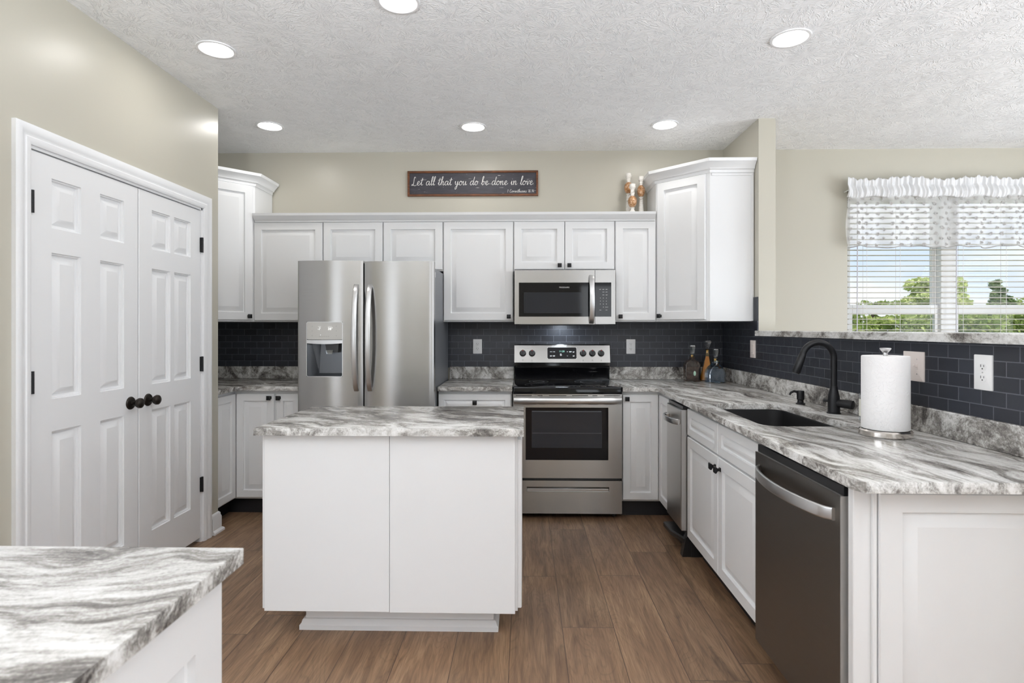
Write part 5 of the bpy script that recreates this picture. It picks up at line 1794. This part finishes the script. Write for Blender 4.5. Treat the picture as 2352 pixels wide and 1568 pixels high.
for k, (xa, xb, lab) in enumerate(((WX0 + 0.006, 3.318, 'white horizontal slat blind over the left half of the dining window'), (3.330, WX1 - 0.006, 'white horizontal slat blind over the right half of the dining window'))):
    yb_ = YB + 0.022
    t = thing('window_blind', lab, 'blind', ((xa + xb) / 2, yb_, 0.72), 'slat blinds')
    obj('headrail', MB().box(xa, xb, yb_ - 0.028, yb_ + 0.028, 2.352, 2.412, 0.003), 'blind', t)
    sl = MB()
    z = 2.335
    while z > 0.78:
        tb = bmesh.new()
        prof = [(-0.025, 0.0), (-0.012, 0.0022), (0.012, 0.0022), (0.025, 0.0), (0.025, -0.0028), (0.012, -0.0006), (-0.012, -0.0006), (-0.025, -0.0028)]
        ra = [tb.verts.new((xa + 0.004, yb_ + p_, z + q_)) for p_, q_ in prof]
        rb2 = [tb.verts.new((xb - 0.004, yb_ + p_, z + q_)) for p_, q_ in prof]
        for j in range(8):
            tb.faces.new((ra[j], ra[(j + 1) % 8], rb2[(j + 1) % 8], rb2[j]))
        tb.faces.new(ra)
        tb.faces.new(rb2)
        bmesh.ops.recalc_face_normals(tb, faces=tb.faces[:])
        sl._in(tb)
        z -= 0.0427
    obj('slats', sl, 'blind', t)
    obj('bottom_rail', MB().box(xa, xb, yb_ - 0.025, yb_ + 0.025, 0.745, 0.765, 0.002), 'blind', t)
    lc = MB()
    for u in (0.20, 0.56, 0.94) if k == 0 else (0.18, 0.55, 0.9):
        xx = xa + (xb - xa) * u
        for dy in (-0.0265, 0.0265):
            lc.box(xx - 0.0012, xx + 0.0012, yb_ + dy - 0.0008, yb_ + dy + 0.0008, 0.755, 2.36)
    obj('ladder_cords', lc, 'cord', t, smooth=False)
    xw_ = xa + (0.066 if k == 0 else 0.105)
    obj('tilt_wand', MB().tube([(xw_, yb_ - 0.036, 2.36), (xw_ - 0.004, yb_ - 0.037, 1.0)], 0.0042, 8), plain('clear_wand', (0.6, 0.6, 0.66), 0.2), t)

# valance: gathered header, sheer drop with little tufts
t = thing('window_valance', 'ruffled sheer white valance with small tufts across the window top', 'valance', (3.4, 4.5, 1.96))
VX0, VX1 = 2.552, 4.32


def vy(x, z):
    amp = 0.010 + 0.012 * (2.37 - z) / 0.4
    return 4.515 + amp * (math.sin(x * 21) + 0.5 * math.sin(x * 47 + 1.3)) + 0.006 * math.sin(x * 9 + z * 4)


nx, nz_ = 260, 26
sh = MB()
tb = bmesh.new()
V = []
for i in range(nx + 1):
    x = VX0 + (VX1 - VX0) * i / nx
    zb = 1.962 + 0.006 * math.sin(x * 17) + 0.004 * math.sin(x * 41)
    V.append([tb.verts.new((x - (0.018 * math.sin(PI * min(1, j / nz_ * 1.3)) if i == 0 else 0), vy(x, zb + (2.372 - zb) * j / nz_), zb + (2.372 - zb) * j / nz_)) for j in range(nz_ + 1)])
for i in range(nx):
    for j in range(nz_):
        tb.faces.new((V[i][j], V[i + 1][j], V[i + 1][j + 1], V[i][j + 1]))
sh._in(tb)
obj('sheer_panel', sh, 'sheer', t, angle=80)
hd = MB()
tb = bmesh.new()
nx, nz_ = 520, 14
V = []
for i in range(nx + 1):
    x = VX0 - 0.012 + (VX1 - VX0 + 0.012) * i / nx
    zt_ = 2.500 + 0.010 * math.sin(x * 11) + 0.007 * math.sin(x * 57) + 0.005 * math.sin(x * 131 + 2)
    zb = 2.352 + 0.008 * math.sin(x * 23 + 1)
    col_ = []
    for j in range(nz_ + 1):
        u = j / nz_
        z = zb + (zt_ - zb) * u
        puff = 0.020 * abs(math.sin(PI * min(1, u / 0.62))) if u < 0.62 else 0.012 * (u - 0.62) / 0.38
        y = 4.512 - puff + (0.004 + 0.006 * math.sin(PI * u)) * math.sin(x * 125 + 1.5 * math.sin(x * 31) + u * 1.5) + 0.003 * math.sin(x * 290 + u * 4)
        col_.append(tb.verts.new((x, y, z)))
    V.append(col_)
for i in range(nx):
    for j in range(nz_):
        tb.faces.new((V[i][j], V[i + 1][j], V[i + 1][j + 1], V[i][j + 1]))
hd._in(tb)
so = obj('ruffled_header', hd, 'ruffle', t, angle=80)
so.modifiers.new('thick', 'SOLIDIFY').thickness = 0.0012
tf = MB()
rnd = random.Random(3)
tb = bmesh.new()
row = 0
z = 2.345
while z > 1.968:
    n = 20
    for i in range(n):
        x = VX0 + 0.02 + (VX1 - VX0 - 0.03) * (i + (0.5 if row % 2 else 0)) / n + rnd.uniform(-0.006, 0.006)
        zz = z + rnd.uniform(-0.006, 0.006)
        yy = vy(x, zz) - 0.003
        for q in range(8):
            a = rnd.uniform(0, 2 * PI)
            L = rnd.uniform(0.010, 0.017)
            d_ = Vector((math.cos(a), -rnd.uniform(0.0, 0.35), math.sin(a) * 0.75)).normalized()
            sd_ = d_.cross(Vector((rnd.uniform(-0.4, 0.4), 1.0, rnd.uniform(-0.4, 0.4)))).normalized() * 0.0065
            c_ = Vector((x, yy, zz))
            tb.faces.new([tb.verts.new(c_ - sd_ * 0.6 - d_ * L * 0.4), tb.verts.new(c_ + sd_ * 0.6 - d_ * L * 0.4), tb.verts.new(c_ + d_ * L + sd_), tb.verts.new(c_ + d_ * L - sd_)])
    z -= 0.040
    row += 1
tf._in(tb)
o = obj('tufts', tf, 'tuft', t, smooth=False)
o['kind'] = 'stuff'
hm = MB().tube([(VX0 + (VX1 - VX0) * i / 200, vy(VX0 + (VX1 - VX0) * i / 200, 1.966) - 0.001, 1.963 + 0.006 * math.sin((VX0 + (VX1 - VX0) * i / 200) * 17) + 0.004 * math.sin((VX0 + (VX1 - VX0) * i / 200) * 41)) for i in range(201)], 0.004, 6)
obj('hem', hm, 'tuft', t)
obj('curtain_rod', MB().tube([(VX0 + 0.01, YB - 0.002, 2.41), (VX0 + 0.004, 4.53, 2.41), (VX0 + 0.02, 4.516, 2.41), (VX1 - 0.02, 4.516, 2.41), (VX1, 4.53, 2.41), (VX1, YB - 0.002, 2.41)], 0.005, 8), 'vinyl', t)

# ------------------------------------------------------------------ outside: lawn and trees
g = MB()
g.box(-60, 90, YB + 0.3, 120, -0.75, -0.55)
struct('ground_outside', g, 'lawn', smooth=False)


def tree(name, label, x, y, zc, rx, rz, n, leaf, mat, conic=False, group='trees outside the window', seed=1):
    rn = random.Random(seed)
    z0 = -0.55
    t = thing(name, label, 'tree' if 'shrub' not in name else 'shrub', (x, y, z0), group)
    obj('trunk', MB().tube([(x, y, z0 - 0.02), (x + 0.05, y, (z0 + zc) / 2), (x - 0.03, y, zc + rz * 0.5)], [0.16, 0.11, 0.04], 8), 'bark', t)
    tb = bmesh.new()
    blobs = []
    for k in range(26):
        u = -0.9 + 1.75 * k / 25 if conic else rn.uniform(-0.75, 0.85)
        rr = (1 - u) / 1.8 if conic else math.sqrt(max(0.05, 1 - u * u))
        a = rn.uniform(0, 2 * PI)
        q = rn.uniform(0.15, 0.75) * rr if conic else rn.uniform(0.2, 0.75) * rr
        blobs.append((Vector((x + rx * q * math.cos(a), y + rx * 0.8 * q * math.sin(a), zc + rz * u)), rn.uniform(0.20, 0.42) * (rr * 0.8 + 0.18)))
    for i in range(n):
        c_, s_ = rn.choice(blobs)
        d_ = Vector((rn.gauss(0, 1), rn.gauss(0, 1), rn.gauss(0, 1))).normalized() * rn.uniform(0.55, 1.0) ** 0.5
        p_ = c_ + Vector((d_.x * rx * s_, d_.y * rx * s_ * 0.8, d_.z * rz * s_ * 0.8))
        a_ = Vector((rn.gauss(0, 1), rn.gauss(0, 1), rn.gauss(0, 0.6))).normalized() * leaf * rn.uniform(0.6, 1.2)
        b_ = a_.cross(Vector((rn.gauss(0, 1), rn.gauss(0, 1), rn.gauss(0, 1)))).normalized() * leaf * 0.5
        tb.faces.new([tb.verts.new(p_ - a_), tb.verts.new(p_ + b_), tb.verts.new(p_ + a_), tb.verts.new(p_ - b_)])
    obj('foliage', MB()._in(tb), mat, t, smooth=False)


tree('leafy_tree', 'pale green loose tree seen between the two blinds', 18.6, 26.0, 2.35, 1.9, 1.35, 5200, 0.12, 'leaf_light', seed=2)
tree('conifer_tree', 'dark green pointed conifer behind the right-hand blind', 21.3, 26.0, 1.7, 1.7, 2.0, 5200, 0.12, 'leaf_dark', True, seed=3)
tree('leafy_tree', 'small thin tree low behind the left-hand blind', 15.5, 25.5, 1.75, 1.2, 0.85, 2400, 0.08, 'leaf_mid', seed=4)
hg = thing('hedge', 'dense continuous green hedge across the bottom of the window view', 'hedge', (18, 22, -0.55))
rn = random.Random(31)
tb = bmesh.new()
for i in range(16000):
    u = rn.uniform(11.0, 27.0)
    top = 1.85 + 0.14 * math.sin(u * 1.7) + 0.10 * math.sin(u * 4.1) + 0.06 * math.sin(u * 9.3)
    z = -0.55 + (top + 0.55) * rn.uniform(0, 1) ** 0.6
    p_ = Vector((u, 22.0 + rn.uniform(-0.8, 0.8) * (1.1 - 0.5 * (z / 2)) + 0.25 * math.sin(u * 2.3 + z * 2.0), z))
    a_ = Vector((rn.gauss(0, 1), rn.gauss(0, 1), rn.gauss(0, 0.6))).normalized() * 0.11 * rn.uniform(0.6, 1.3)
    b_ = a_.cross(Vector((rn.gauss(0, 1), rn.gauss(0, 1), rn.gauss(0, 1)))).normalized() * 0.06
    tb.faces.new([tb.verts.new(p_ - a_), tb.verts.new(p_ + b_), tb.verts.new(p_ + a_), tb.verts.new(p_ - b_)])
obj('foliage', MB()._in(tb), 'leaf_mid', hg, smooth=False)
obj('stems', MB().box(11.0, 27.0, 21.85, 22.15, -0.55, 1.2), 'leaf_dark', hg, smooth=False)
tree('leafy_tree', 'broad green tree far behind the conifer outside', 25.5, 31.0, 1.6, 3.0, 1.7, 2500, 0.12, 'leaf_mid', seed=9)

# drop helper values
for o in list(bpy.data.objects):
    if '_o' in o:
        del o['_o']
